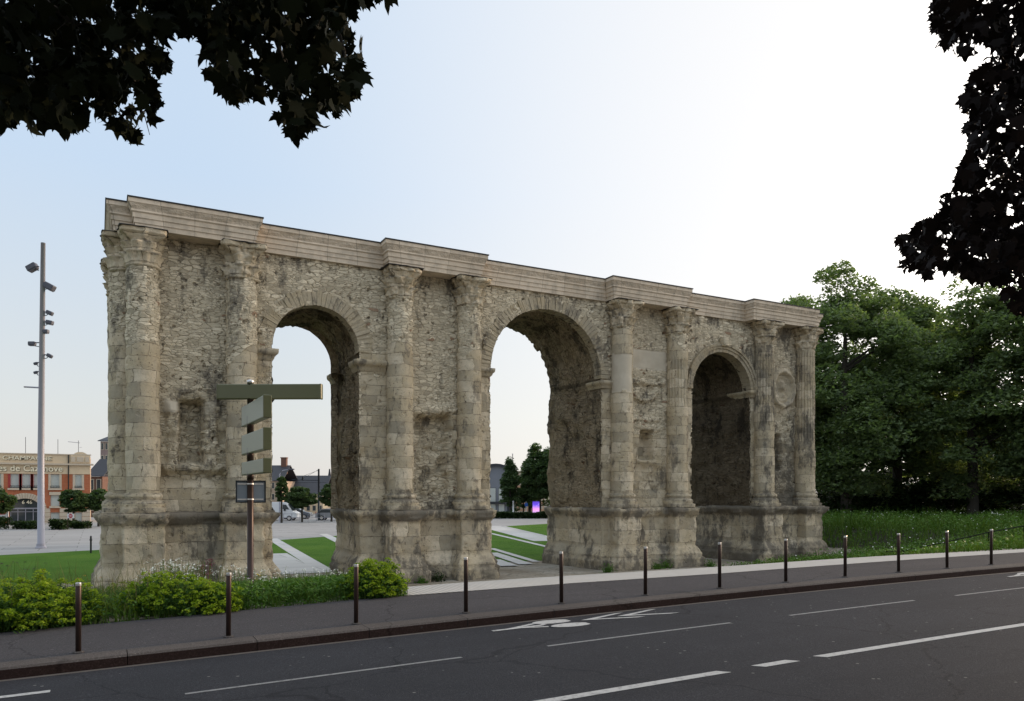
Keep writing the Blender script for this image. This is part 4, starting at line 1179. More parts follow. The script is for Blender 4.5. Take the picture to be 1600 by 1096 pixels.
P2 = scatter(9000, -9, 5.1, -12.6, -2, dens, rg); P2[:, 2] += rg.uniform(.02, .42, len(P2))
P2b = scatter(9000, 1.0, 5.2, -12.6, -8, dens, rg); P2b[:, 2] += rg.uniform(.02, .50, len(P2b))
V, Q = leaf_quads(np.concatenate([P2, P2b]), .10, .5, .42, rg)
tag(np_mesh('leafy_weeds', V, Q, M_weed), 'low broad-leaved weeds covering the flower bed', 'weeds', kind='stuff')

def spurge(x, y, r, h, seed, label):
    rr = np.random.default_rng(seed)
    root = tag(empty('spurge_bush', (x, y, tz(x, y))), label, 'bush', 'yellow-green spurge bushes in the flower bed')
    n = int(70*r*r/.35)+26
    a = rr.uniform(0, 2*PI, n); e = np.arccos(rr.uniform(0.02, 1, n)); k = rr.uniform(.82, 1.06, n)
    k = k*np.array([1+.28*noise.noise(Vector((math.cos(q)*1.6+seed, math.sin(q)*1.6, w*1.5))) for q, w in zip(a, e)])
    H = np.stack([np.cos(a)*np.sin(e)*r*k, np.sin(a)*np.sin(e)*r*k, np.cos(e)*h*k+.06], 1)
    # heads: domed clusters of tiny bracts
    m = 30; u = rr.normal(size=(n, m, 3)); u /= np.linalg.norm(u, axis=2)[:, :, None]; u[:, :, 2] = np.abs(u[:, :, 2])*.75
    sz = rr.uniform(.055, .095, n)[:, None, None]
    C = (H[:, None, :]+u*sz).reshape(-1, 3)
    V, Q = leaf_quads(C, .042, .9, .8, rr); np_mesh('flower_heads', V, Q, M_euph, root)
    m = 34; f = rr.uniform(.15, .97, (n, m, 1)); C = (H[:, None, :]*f+rr.normal(size=(n, m, 3))*.045)
    C[:, :, 2] = np.maximum(C[:, :, 2], .01)
    V, Q = leaf_quads(C.reshape(-1, 3), .095, .1, .28, rr); np_mesh('foliage', V, Q, M_euphleaf, root)
    b = MB()
    for q in H[:: max(1, n//30)]: b.tube([(0, 0, 0), (q[0]*.6, q[1]*.6, q[2]*.55), tuple(q)], [.008, .006, .004], 5)
    b.build('stem', M_weed, root)
SPG = [(30, 960, 1.0, .78, 'large spurge bush cut by the left frame edge'), (-40, 985, .8, .6, 'spurge bush mostly beyond the left frame edge'), (75, 965, .75, .62, 'bright spurge bush at the left, nearest the pavement'),
       (112, 945, .6, .62, 'spurge bush directly behind the leftmost bollard'), (60, 925, .8, .7, 'spurge bush behind the large one at the left'), (190, 915, .55, .6, 'small spurge bush between leftmost bollard and the gate'),
       (245, 930, .7, .62, 'spurge bush left of the big rounded one'), (300, 940, .80, .62, 'big rounded spurge bush beside the second bollard'), (345, 945, .6, .5, 'low spurge bush right behind the second bollard'),
       (290, 905, .62, .70, 'tall spurge bush in front of the gate\'s left pier'), (610, 915, .62, .66, 'bright spurge bush at the right end of the bed'), (640, 922, .42, .5, 'smallest spurge bush at the tip of the bed'), (580, 908, .6, .7, 'spurge bush second from the right end of the bed')]
for i, (px, py, r, h, lab) in enumerate(SPG):
    z = 1.15
    for q in range(20):
        x, y = onZ(px, py+28, z); z = .5*z+.5*tz(x, y)
    y = max(y, far_edge(x)+r*.72)
    spurge(x, y, r, h, 200+i, lab)

def flower_plant(px, py, t, h, col, seed, label, name, n=26, spread=.25, cat='wildflower', grp='wildflowers in the bed', spike=False):
    rr = random.Random(seed); x, y, _ = atT(px, py, t)
    root = tag(empty(name, (x, y, tz(x, y))), label, cat, grp)
    b = MB(); f = MB()
    for k in range(n):
        a = rr.uniform(0, 6.28); d = spread*rr.random()**.5; hh = h*rr.uniform(.6, 1.08)
        q = (math.cos(a)*d, math.sin(a)*d, hh)
        if spike: q = (math.cos(a)*.03, math.sin(a)*.03, h*rr.uniform(.35, 1))
        else: b.tube([(q[0]*.3, q[1]*.3, 0), (q[0]*.8, q[1]*.8, hh*.6), q], [.006, .004, .003], 4)
        for m in range(rr.randint(2, 5)):
            o = Vector(q)+Vector((rr.gauss(0, .025), rr.gauss(0, .025), rr.gauss(0, .015))); s = rr.uniform(.014, .026)
            f.poly([tuple(o+Vector((s*math.cos(w), s*math.sin(w)*.8, rr.uniform(-.5, .5)*s))) for w in (0, 1.26, 2.5, 3.77, 5.0)])
    if spike: b.tube([(0, 0, 0), (.02, 0, h)], [.012, .006], 5)
    b.build('stem', M_weed, root); f.build('flower_heads', col, root)['kind'] = 'stuff'
WF = [(250, 17.2, .95), (265, 17.6, 1.05), (280, 17.2, 1.0), (292, 18, .95), (240, 18, .85), (310, 17.6, .85), (350, 18.2, .85), (375, 18, .8), (395, 17, .75), (430, 17.4, .62), (455, 18, .66), (480, 18, .6), (500, 17.5, .6), (520, 18.2, .62), (545, 18, .55), (410, 16.0, .5)]
ORD = ['leftmost white wildflower clump before the left pier', 'tall white wildflower clump before the corner column', 'dense white wildflower clump before the left pier', 'white wildflower clump right of the dense one', 'low white wildflower clump beside the corner pedestal',
       'loose white wildflower clump before the blind niche', 'white wildflower clump beside the maroon spikes', 'white wildflower clump just left of the signpost', 'white wildflower clump at the foot of the signpost', 'white wildflower clump first to the right of the signpost',
       'white wildflower clump before the left white strip', 'white wildflower clump in the middle of the left arch', 'white wildflower clump before the right jamb of the left arch', 'white wildflower clump left of the third bollard', 'white wildflower clump behind the third bollard', 'lowest white wildflowers near the pavement by the signpost']
for i, (px, t, h) in enumerate(WF): flower_plant(px, 900, t, h, M_white, 300+i, ORD[i], 'white_wildflower', 46 if i < 6 else 22, .40)
flower_plant(327, 900, 16.3, 1.0, M_maroon, 331, 'maroon flower spike standing before the left pier', 'flower_spike', 60, .1, 'flower spike', None, True)
flower_plant(318, 900, 16.6, .95, M_maroon, 332, 'thinner maroon flower spike left of the taller one', 'flower_spike', 40, .1, 'flower spike', None, True)
flower_plant(142, 900, 15.6, .78, M_orange, 333, 'orange poppies left of the gate', 'poppy', 5, .2, 'poppy', None)
flower_plant(130, 900, 14.6, .62, M_orange, 334, 'orange poppies behind the leftmost bollard', 'poppy', 4, .12, 'poppy', None)
flower_plant(405, 900, 16.4, .75, simple('yellow_petals', (.5, .36, .02), .8), 335, 'yellow flowers right of the signpost', 'yellow_flower', 8, .1, 'wildflower', None)
for i, (px, t, h) in enumerate(((15, 15.5, 1.2), (35, 15.2, 1.1))):
    flower_plant(px, 900, t, h, M_trunk, 340+i, ['dry branching seed stalk at the left frame edge', 'dry branching seed stalk next to the light mast'][i], 'seed_stalk', 22, .5, 'seed stalk', None)

# right-hand meadow below the trees
def in_mead(x, y):
    if x > 23.3+1.2*nz(x, y, 0, .9) and -10.8-.65*sst(6, 15, x)-.45*sst(20, 29, x) < y < -2.2: return True
    return y > -11.35-.65*sst(6, 15, x)-.45*sst(20, 29, x)+.25 and raised(x, y) > .25 or (x > 32.5 and -11.6 < y < -3)
rg = np.random.default_rng(123)
def in_m2(x, y): return in_mead(x, y) and not (x < 34.2 and -1.3 < y < 7)
mb = MB()
for X in range(22, 110):
    for Y in np.arange(-12.0, 60, 1.0):
        if in_mead(X+.5, Y+.5): mb.poly([(x, y, tz(x, y)+.02) for x, y in ((X, Y), (X+1, Y), (X+1, Y+1), (X, Y+1))])
tag(mb.build('meadow_ground', M_soil), 'dark soil under the meadow right of the gate', 'ground', kind='structure')
clump = lambda P: np.array([max(.35, .85+.75*noise.noise(Vector((q[0]*.55, q[1]*.55, 2)))) for q in P])
P = scatter(26000, 23, 62, -11.9, 4, in_m2, rg); V, Q = blades('', P, .70*clump(P)*np.clip((P[:, 0]-20)/14, .35, 1), .016, None, rg, .8)
P = scatter(14000, 30, 90, 0, 34, in_m2, rg); V2, Q2 = blades('', P, .85*clump(P), .03, None, rg, .8)
tag(np_mesh('meadow_grass', np.concatenate([V, V2]), np.concatenate([Q, Q2+len(V)]), M_grass), 'tall grass of the meadow under the trees', 'grass', kind='stuff')
P = scatter(46000, 23, 66, -11.9, 12, in_m2, rg); P[:, 2] += rg.uniform(.02, .85, len(P))*clump(P)*np.clip((P[:, 0]-20)/14, .35, 1); V, Q = leaf_quads(P, .13, .7, .4, rg)
tag(np_mesh('leafy_weeds', V, Q, M_weed), 'leafy weeds in the meadow right of the gate', 'weeds', kind='stuff')
P = scatter(560, 24, 60, -11.6, 6, in_m2, rg); P[:, 2] += rg.uniform(.5, 1.0, len(P))*np.clip((P[:, 0]-20)/14, .35, 1); V, Q = leaf_quads(P, .07, .8, .9, rg)
tag(np_mesh('meadow_flowers', V, Q, M_white), 'scattered tiny white flowers in the meadow', 'flowers', kind='stuff')
# tufts at the foot of the gate
for k, (x, y, r, lab) in enumerate(((10.75, -.05, .32, 'dark weed tuft in the recess between the middle pedestals'), (9.98, -.35, .18, 'thin weed tuft at the corner of the plinth left of it'), (18.6, -.35, .30, 'weed tuft at the left corner of the third pier'),
                             (22.0, -.1, .36, 'dark weed tuft between the third pier\'s pedestals'), (24.3, -.5, .28, 'weed tuft at the right corner of the third pier'), (21.4, -.2, .25, 'paler weed tuft beside the dark one on the third pier'))):
    root = tag(empty('weed_tuft', (x, y, 0)), lab, 'weed', 'weeds at the foot of the gate')
    q = rg.normal(size=(260, 3))*np.array((r*.5, r*.3, r*.5)); q[:, 2] = np.abs(q[:, 2])
    V, Q = leaf_quads(q, .09, .3, .4, rg); np_mesh('foliage', V, Q, M_weed if k != 0 else M_shrub, root)
    b = MB()
    for z in range(6): b.tube([(0, 0, 0), (random.gauss(0, r*.4), random.gauss(0, r*.2), r)], [.008, .003], 4)
    b.build('stem', M_weed, root)
# low rail through the meadow
rail = tag(empty('handrail', (0, 0, 0)), 'thin dark handrail sloping through the meadow grass', 'handrail')
rp = [Vector(atT(*p)) for p in ((1385, 862, 27.0), (1412, 861, 27.2), (1475, 848, 28.5), (1545, 832, 30), (1600, 822, 31), (1680, 806, 32))]
b = MB(); b.tube(rp, .022, 8); M_rail = simple('rail_paint', (.012, .016, .012), .9, 0, .1, 3, .02); b.build('rail', M_rail, rail, True)
for p in rp[1:-1:1]:
    b = MB(); b.tube([p, (p.x, p.y, tz(p.x, p.y)-.1)], .022, 8); b.build('post', M_rail, rail, True)

# ------------------------------------------------------------------ far side of the square: red brick house on the left
M_rbrick = brickwork('red_brick', (.44, .115, .045), (.54, .16, .065), (.36, .20, .13), .8)
M_cream = simple('cream_render', (.66, .52, .35), .85, 0, .10, 1.2)
M_creamd = simple('cream_stone', (.55, .46, .35), .85, 0, .14, 2)
M_pane = simple('blind_window', (.50, .52, .48), .25, 0, .06, .7, .5)
M_glass = simple('dark_glass', (.035, .045, .05), .12, 0, .2, .5, .6)
M_redfr = simple('red_paint', (.32, .045, .04), .5)
M_letter = simple('letter_cream', (.85, .76, .56), .6)
M_letterd = simple('letter_shadow_edge', (.16, .12, .08), .7)
M_slate = simple('slate_roof', (.045, .045, .052), .6, 0, .25, 3)
M_beige = simple('beige_render', (.40, .30, .22), .85, 0, .1, 1)
M_greyw = simple('grey_cladding', (.20, .21, .235), .6, 0, .15, .6)
YH = 77.0
hx = lambda px: onY(px, 780, YH)[0]
hz = lambda py: CZ+(HY-py)*.0752
house = tag(empty('brick_house', (hx(70), YH, 0)), 'two-storey red brick building with cream parapet carrying raised lettering', 'building')
OX, OY = hx(70), YH
def hb(name, mat, x0, x1, z0, z1, pr, dp=.3, parent=None, bev=0):
    b = MB(); b.box(x0-OX, x1-OX, -pr, dp, z0, z1, bev=bev); return b.build(name, mat, parent or house)
XL, XR = hx(-160), hx(141)
wins2 = [(16, 30), (34, 48), (52, 63), (79, 93), (117, 128), (-4, 2), (-40, -26), (-60, -48), (-90, -76)]
# brick wall as piers and bands round the openings
def facade(mat, holes, x0, x1, z0, z1, name):
    xs = sorted({x0, x1, *[h[0] for h in holes], *[h[1] for h in holes]}); zs_ = sorted({z0, z1, *[h[2] for h in holes], *[h[3] for h in holes]})
    b = MB()
    for i in range(len(xs)-1):
        for j in range(len(zs_)-1):
            xc, zc = (xs[i]+xs[i+1])/2, (zs_[j]+zs_[j+1])/2
            if any(h[0] < xc < h[1] and h[2] < zc < h[3] for h in holes): continue
            b.poly([(xs[i]-OX, 0, zs_[j]), (xs[i+1]-OX, 0, zs_[j]), (xs[i+1]-OX, 0, zs_[j+1]), (xs[i]-OX, 0, zs_[j+1])])
    return b.build(name, mat, house)
holes = [(hx(a), hx(c), hz(763), hz(741.5)) for a, c in wins2]+[(hx(79), hx(93), hz(791), hz(774))]+[(hx(15), hx(63), 0, hz(779)), (hx(79), hx(93), hz(828), hz(801)), (hx(117), hx(128), hz(824), hz(801))]
facade(M_rbrick, holes, XL, XR, 0, hz(741), 'brick_wall')
hb('body', M_beige, XL, XR, .0, hz(712), -.5, 11)
hb('parapet_band', M_cream, XL, XR, hz(741), hz(727), .06)
hb('cornice', M_creamd, XL, XR+.35, hz(727), hz(724.5), .38)
hb('parapet', M_cream, XL, XR, hz(724.5), hz(711), .02)
hb('coping', M_creamd, XL, XR+.1, hz(711), hz(709.6), .14)
# corner bay with swept gable and plaque
b = MB(); gx0, gx1 = hx(110)-OX, hx(141)-OX; gz = hz(711); gm = (gx0+gx1)/2
pts = [(gx0, -.12, hz(724)), (gx1, -.12, hz(724)), (gx1, -.12, gz), (gx1-.25, -.12, gz+.05), (gx1-.5, -.12, gz+.25), (gm+.25, -.12, gz+.38), (gm-.25, -.12, gz+.38), (gx0+.5, -.12, gz+.25), (gx0+.25, -.12, gz+.05), (gx0, -.12, gz)]
b.poly(pts, (0, .4, 0)); gb = b.build('corner_gable', M_cream, house)
b = MB(); b.box(gm-.35, gm+.35, -.2, -.1, hz(722), hz(713.5), bev=.04); b.box(gx0+.1, gx0+.5, -.2, -.1, hz(722), hz(713.5)); b.box(gx1-.5, gx1-.1, -.2, -.1, hz(722), hz(713.5)); b.build('plaque', M_creamd, gb)
b = MB(); b.tube([(hx(107)-OX, -.12, 0), (hx(107)-OX, -.12, hz(711))], .06, 8); b.build('downpipe', M_dark, house)
for a, c in wins2:
    w = hb('window', M_pane, hx(a), hx(c), hz(763), hz(741.5), -.18, .22)
    hb('window_frame', M_redfr if a < 60 and a > 0 else M_creamd, hx(a)-.22, hx(a)+.02, hz(763), hz(741.5), .03, .2, w); hb('window_frame', M_redfr if 0 < a < 60 else M_creamd, hx(c)-.02, hx(c)+.22, hz(763), hz(741.5), .03, .2, w)
    r = MB()
    for q in range(7): r.tube([(hx(a)-OX+(hx(c)-hx(a))*q/6, -.1, hz(763)), (hx(a)-OX+(hx(c)-hx(a))*q/6, -.1, hz(759.5))], .018, 5)
    r.box(hx(a)-OX, hx(c)-OX, -.12, -.08, hz(760), hz(759.4)); r.box(hx(a)-OX, hx(c)-OX, -.12, -.08, hz(762.6), hz(762)); r.build('railing', M_dark, w)
    hb('sill', M_creamd, hx(a)-.25, hx(c)+.25, hz(766), hz(763.2), .2, .1, w)
w = hb('window', M_pane, hx(79), hx(93), hz(791), hz(774), -.18, .22); hb('sill', M_creamd, hx(77), hx(95), hz(794), hz(791), .2, .1, w); hb('lintel', M_creamd, hx(77), hx(95), hz(773.8), hz(769), .1, .1, w)
w = hb('window', M_pane, hx(79), hx(93), hz(828), hz(801), -.18, .22); w = hb('window', M_pane, hx(117), hx(128), hz(824), hz(801), -.18, .22)
# stone base with courses
for q in range(5):
    for (xa, xb) in ((70, 78.6), (93.4, 116.6), (128.4, 141)): hb('stone_course', M_creamd, hx(xa), hx(xb), hz(828-q*6.8), hz(828-q*6.8-6.3), .10, .1)
# arched doorway
dx0, dx1 = hx(15)-OX, hx(63)-OX; dm, dr = (dx0+dx1)/2, (dx1-dx0)/2; ds = hz(795)
b = MB(); rise = (hz(779)-ds)
n = 22
for i in range(n):
    a0, a1 = PI*i/n+.01, PI*(i+1)/n-.01
    q = [(dm+(dr+e)*math.cos(a), -.12-(.05 if i % 2 else 0), ds+(rise+e)*math.sin(a)) for a, e in ((a0, 0), (a1, 0), (a1, .62), (a0, .62))]
    b.poly(q[::-1], (0, .35, 0))
b.build('door_arch', M_creamd, house)
b = MB()
pts = [(dm+dr*math.cos(PI*i/20), .3, ds+rise*math.sin(PI*i/20)) for i in range(21)]
b.poly([(dx1, .3, 0)]+pts+[(dx0, .3, 0)]); door = b.build('glazed_door', M_glass, house)
sp_ = MB()
for c in (dx0, dx1):
    s_ = 1 if c > dm else -1
    sp_.poly([(c, -.02, ds)]+[(dm+dr*math.cos(PI*i/20), -.02, ds+rise*math.sin(PI*i/20)) for i in (range(0, 11) if s_ > 0 else range(20, 9, -1))]+[(dm, -.02, hz(779)), (c, -.02, hz(779))])
sp_.build('spandrel', M_rbrick, house)
b = MB()
for x in (dx0+.05, dx0+(dx1-dx0)*.25, dm, dx0+(dx1-dx0)*.75, dx1-.1): b.box(x, x+.07, .2, .28, 0, ds)
b.box(dx0, dx1, .18, .28, ds-.03, ds+.12); b.box(dx0, dx1, .2, .27, 1.3, 1.36); b.build('door_frame', M_mast, door)
def lettering(txt, x0, x1, zb, zt, yoff, parent, mat, name='lettering'):
    cu = bpy.data.curves.new('letters', 'FONT'); cu.body = txt; cu.extrude = .05; cu.offset = .012; cu.resolution_u = 3
    tmp = bpy.data.objects.new('letters', cu); COL.objects.link(tmp)
    dg = bpy.context.evaluated_depsgraph_get(); me = bpy.data.meshes.new_from_object(tmp.evaluated_get(dg))
    bpy.data.objects.remove(tmp); me.name = name
    co = np.empty(len(me.vertices)*3); me.vertices.foreach_get('co', co); co = co.reshape(-1, 3)
    mn, mx = co.min(0), co.max(0)
    nco = np.stack([x0+(co[:, 0]-mn[0])/(mx[0]-mn[0])*(x1-x0), yoff-co[:, 2], zb+(co[:, 1]-mn[1])/(mx[1]-mn[1])*(zt-zb)], 1)
    me.vertices.foreach_set('co', nco.ravel()); me.materials.clear(); me.materials.append(mat); me.update()
    o = bpy.data.objects.new(name, me); COL.objects.link(o); o.parent = parent; return o
lettering('CHAMPAGNE', hx(4)-OX, hx(81)-OX, hz(720), hz(714), -.10, house, M_letter)
lettering('CHAMPAGNE', hx(4)-OX+.05, hx(81)-OX+.05, hz(720)-.04, hz(714)-.04, -.03, house, M_letterd, 'lettering_shadow')  # dark offset copy of the letters stands in for their shadow
lettering('Charles de Cazanove', hx(-40)-OX, hx(98)-OX, hz(737.5), hz(727.8), -.16, house, M_letter)
lettering('Charles de Cazanove', hx(-40)-OX+.05, hx(98)-OX+.05, hz(737.5)-.04, hz(727.8)-.04, -.08, house, M_letterd, 'lettering_shadow')
lettering('6 46', hx(34)-OX, hx(50)-OX, hz(787.5), hz(782), .2, door, M_letter)
# roof masts
for k, (px, h) in enumerate(((41, 29), (90, 27), (122, 26))):
    p = atT(px, 709, 92); m = tag(empty('antenna', (p[0], YH+3, hz(712))), ['thin antenna mast on the brick building, leftmost of three', 'thin antenna mast above the lettering\'s end', 'television aerial with cross arm above the corner gable'][k], 'antenna', 'antennas on the brick roof')
    b = MB(); b.tube([(0, 0, -.3), (0, 0, h*.077)], .03, 6); b.build('mast', M_dark, m)
    if k == 2:
        b = MB(); b.tube([(-1.1, 0, h*.07), (.15, 0, h*.066)], .035, 6); b.tube([(.1, 0, h*.045), (.35, 0, h*.045)], .02, 5); b.build('cross_arm', M_mast, m)

# ------------------------------------------------------------------ generic small builders for the distant street
M_dullb = simple('dull_brick', (.16, .085, .06), .85, 0, .2, 3)
def block_house(name, label, px0, px1, ytop, t, depth, wall, roof, rows, cols, ybase=None, roofh=2.0, win=None, rot=0, chim=True):
    """house facing the square with window openings, roof and chimney"""
    xm, ym, ztop = atT((px0+px1)/2, ytop, t); W = (px1-px0)/F*t
    root = tag(empty(name, (xm, ym, 0), aimr*(1-rot)), label, 'building')
    b = MB(); b.box(-W/2, W/2, 0, depth, 0, ztop); b.build('wall', wall, root)
    b = MB(); r0 = .3
    if roofh > 0:
        b.poly([(-W/2-r0, -r0, ztop+.01), (W/2+r0, -r0, ztop+.01), (W/2+r0, depth*.45, ztop+roofh), (-W/2-r0, depth*.45, ztop+roofh)], (0, .05, .12))
        b.poly([(-W/2-r0, depth*.45+.1, ztop+roofh), (W/2+r0, depth*.45+.1, ztop+roofh), (W/2+r0, depth, ztop+.01), (-W/2-r0, depth, ztop+.01)], (0, .05, .12))
    else: b.box(-W/2-.15, W/2+.15, -.15, depth, ztop, ztop+.25)
    rf = b.build('roof', roof, root)
    if chim:
        b = MB(); b.box(W*.18, W*.18+.9, depth*.4, depth*.4+.8, ztop+roofh*.5, ztop+roofh+1.3); b.box(W*.18-.08, W*.18+.98, depth*.4-.08, depth*.4+.88, ztop+roofh+1.3, ztop+roofh+1.45); b.build('chimney', M_dullb, rf)
    for i in range(rows):
        for j in range(cols):
            x = -W/2+W*(j+.5)/cols; z = ztop*(i+.35)/rows; h = ztop/rows*.5; w = W/cols*.5
            b = MB(); b.box(x-w/2-.08, x+w/2+.08, -.06, .02, z-.08, z+h+.08); f = b.build('window', M_creamd, root)
            b = MB(); b.box(x-w/2, x+w/2, -.075, .0, z, z+h); b.build('pane', win or M_glass, f)
    return root
block_house('town_house', 'tall narrow pinkish house rising behind the brick building beside the gate', 157, 170, 690, 118, 9, simple('pinkish_render', (.30, .22, .20), .85), M_slate, 6, 2, roofh=1.2)
block_house('slate_house', 'low house with slate roof just right of the brick building', 138, 160, 745, 112, 8, M_dullb, M_slate, 2, 2, roofh=2.6, chim=False)
block_house('beige_house', 'beige house with chimneys seen through the left edge of the left arch', 404, 440, 752, 125, 9, M_beige, M_slate, 3, 4, roofh=2.6)
block_house('row_house', 'long low house with grey slate roof behind the trees in the left arch', 440, 505, 773, 130, 10, M_cream, M_slate, 2, 7, roofh=3.2, chim=False)
block_house('grey_house', 'grey roofed house right of the tram pole in the left arch', 496, 545, 775, 136, 10, M_beige, M_slate, 2, 5, roofh=3.0, chim=False)
def spire(px, ytop, ybase, wpx, t, label):
    x, y, zt = atT(px, ytop, t); _, _, zb = atT(px, ybase, t); w = wpx/F*t
    root = tag(empty('pointed_hall', (x, y, 0), aimr), label, 'building')
    b = MB(); rows = []
    for i in range(13):
        f = i/12; ww = w*(1-f)**1.35+.12; z = zb+(zt-zb)*f
        rows.append([(ww*c, ww*.8*s, z) for c, s in [(math.cos(2*PI*k/14), math.sin(2*PI*k/14)) for k in range(14)]])
    b.grid(rows, close=True); b.build('roof', M_slate, root, True)
    b = MB(); b.box(-w, w, -w*.7, w*.7, 0, zb+.1); b.build('wall', M_greyw, root)
    b = MB(); b.box(-w*.6, w*.6, -w*.7-.05, -w*.7+.05, 1, zb*.7); b.build('window', M_glass, root)
spire(515, 733, 790, 15, 142, 'dark pointed tent-like roof, the taller one, beside the jamb of the left arch')
spire(499, 747, 790, 12, 150, 'lower dark pointed roof behind the tram pole in the left arch')
# curved-roof hall through the middle arch
x, y, _ = atT(775, 800, 132)
hall = tag(empty('market_hall', (x, y, 0), aimr), 'grey hall with barrel roof seen through the left side of the middle arch', 'building')
sc = 132/F
b = MB(); W = 30*sc; n = 14; zt = CZ+(HY-727)*sc; ze = CZ+(HY-752)*sc
arcp = [(-W*1.0*math.cos(PI*k/n), 0, ze+(zt-ze)*math.sin(PI*k/n)) for k in range(n+1)]
b.poly([(-W, 0, 0), (W, 0, 0)]+arcp[::-1], (0, 22, 0)); b.build('wall', M_greyw, hall)
b = MB(); ro = [(p[0]*1.04, -.5, p[2]+.25) for p in arcp]; b.grid([ro, [(p[0], 22.5, p[2]) for p in ro]]); b.grid([[(p[0]*.97, -.5, p[2]-.15) for p in arcp], ro]); b.build('roof', M_slate, hall)
for k, xx in enumerate((-.78, -.32, .14, .6)):
    for (ya, yb) in ((763, 784), (788, 808)):
        b = MB(); b.box(W*xx-.05, W*(xx+.3)+.05, -.08, .02, CZ+(HY-yb)*sc-.05, CZ+(HY-ya)*sc+.05); f = b.build('window', M_dark, hall)
        b = MB(); b.box(W*xx, W*(xx+.3), -.11, .0, CZ+(HY-yb)*sc, CZ+(HY-ya)*sc); b.build('pane', M_pane if k in (1, 2) else M_glass, f)
b = MB(); b.box(-W, W, -.7, 0, CZ+(HY-787)*sc, CZ+(HY-784)*sc); b.build('canopy', M_slate, hall)
M_peach = simple('peach_render', (.60, .37, .23), .8, 0, .08, 1)
block_house('peach_building', 'warm peach coloured building behind the conifer in the middle arch', 801, 850, 738, 150, 10, M_peach, M_creamd, 5, 6, roofh=0, chim=False, win=M_creamd)

# street trees and hedges of the far side
def stree(px, ytop, t, r, label, seed, name='street_tree', mat=None, low=.3, nclump=80, per=110, size=.27, shape=1.0, tr=.11):
    x, y, zt = atT(px, ytop, t)
    tree(name, label, 'street trees across the square', x, y, 0, zt, r, tr, seed, nclump, per, size, mat or M_tree2, low if low != .3 else .40, trunk_h=zt*.7, shape=shape)
stree(115, 763, 78, 1.15, 'small round street tree before the corner of the brick building', 61)
stree(154, 766, 80, 1.4, 'street tree half hidden by the gate\'s left end', 62)
stree(-2, 766, 78, 1.4, 'street tree cut by the left frame edge', 63)
stree(440, 745, 90, .75, 'slim young street tree next to the left jamb of the left arch', 64, low=.45, shape=.5)
stree(472, 760, 92, 1.45, 'broad street tree in the middle of the left arch', 65)
stree(518, 756, 94, 1.3, 'street tree beside the right jamb of the left arch', 66)
stree(457, 768, 99, .9, 'small street tree behind the white van', 67)
stree(797, 710, 113, 2.1, 'pointed conifer-like tree standing before the grey hall', 68, 'conical_tree', None, .12, 110, 70, .36, .12, .12)
stree(818, 758, 118, 1.0, 'thin tree before the peach building', 69, low=.2)
for k, (px, yt, t, r) in enumerate(((843, 692, 116, 2.7), (872, 690, 114, 3.6), (828, 716, 119, 1.5), (905, 700, 112, 4))):
    x, y, zt = atT(px, yt, t)
    tree('broad_tree', ['tall dark broad tree filling the right side of the middle arch', 'tall dark tree touching the right jamb of the middle arch', 'lower dark tree left of the tall one in the middle arch', 'tall tree hidden behind the third pier'][k], 'tall trees in the middle arch', x, y, 0, zt, r, .25, 70+k, 150, 90, .36, M_tree2, .17)
def hedge(name, p0, p1, h, w, seed, label, n=2600, cat='hedge', grp=None):
    rg = np.random.default_rng(seed); a = Vector((p0[0], p0[1], 0)); b_ = Vector((p1[0], p1[1], 0)); d = b_-a
    root = tag(empty(name, a), label, cat, grp)
    s = np.array(Vector((-d.y, d.x, 0)).normalized())
    f = rg.uniform(0, 1, n)[:, None]; hh = np.array([h*(.8+.35*noise.noise(Vector((x*d.length*.5, seed, 0)))) for x in f[:, 0]])
    P = f*np.array(d)+s*rg.uniform(-w, w, n)[:, None]; P[:, 2] = hh*rg.uniform(.03, 1, n)**.7
    V, Q = leaf_quads(P, .28, .5, .6, rg); np_mesh('foliage', V, Q, M_shrub, root)
    b = MB()
    for k in range(8): q = d*(k/7*.96+.02); b.tube([q, q+Vector((0, 0, h*.8))], .03, 5)
    b.build('stem', M_trunk, root)
p = lambda px, t: atT(px, HY, t)[:2]
hedge('hedge', p(752, 106), p(880, 106), 1.12, .8, 81, 'clipped dark hedge along the far edge of the square in the middle arch', 7000)
for k, (a, c, t, h) in enumerate(((22, 60, 74, 1.0), (82, 106, 73, 1.25), (112, 138, 75, 1.0), (-30, 14, 74, 1.5))):
    hedge('low_hedge', p(a, t), p(c, t), h, .7, 82+k, ['low bushes before the arched doorway of the brick building', 'rounded bushes right of the light mast', 'low bushes below the corner of the brick building', 'bushes at the left frame edge across the square'][k], 900, 'hedge', 'low hedges before the brick building')
def person_free_sign(): pass
# no-entry sign
x, y, _ = atT(111, 806, 76); sg = tag(empty('road_sign', (x, y, 0), aimr), 'red and white no-entry sign in front of the brick building', 'sign')
zc = CZ+(HY-806.5)*76/F
b = MB(); b.tube([(0, 0, 0), (0, 0, zc+.3)], .04, 8); b.build('pole', M_mast, sg)
M_wpaint = simple('white_paint', (.7, .7, .68), .4); M_redp = simple('red_sign', (.5, .03, .05), .4)
b = MB(); b.box(-.34, .34, -.07, -.04, zc-.22, zc+.22); pl_ = b.build('sign_panel', M_wpaint, sg)
b = MB(); b.poly([(.2*math.cos(k*PI/10), -.075, zc+.2*math.sin(k*PI/10)) for k in range(20)], (0, -.006, 0)); b.build('red_disc', M_redp, pl_)
b = MB(); b.box(-.13, .13, -.088, -.083, zc-.035, zc+.035); b.build('white_bar', M_wpaint, pl_)
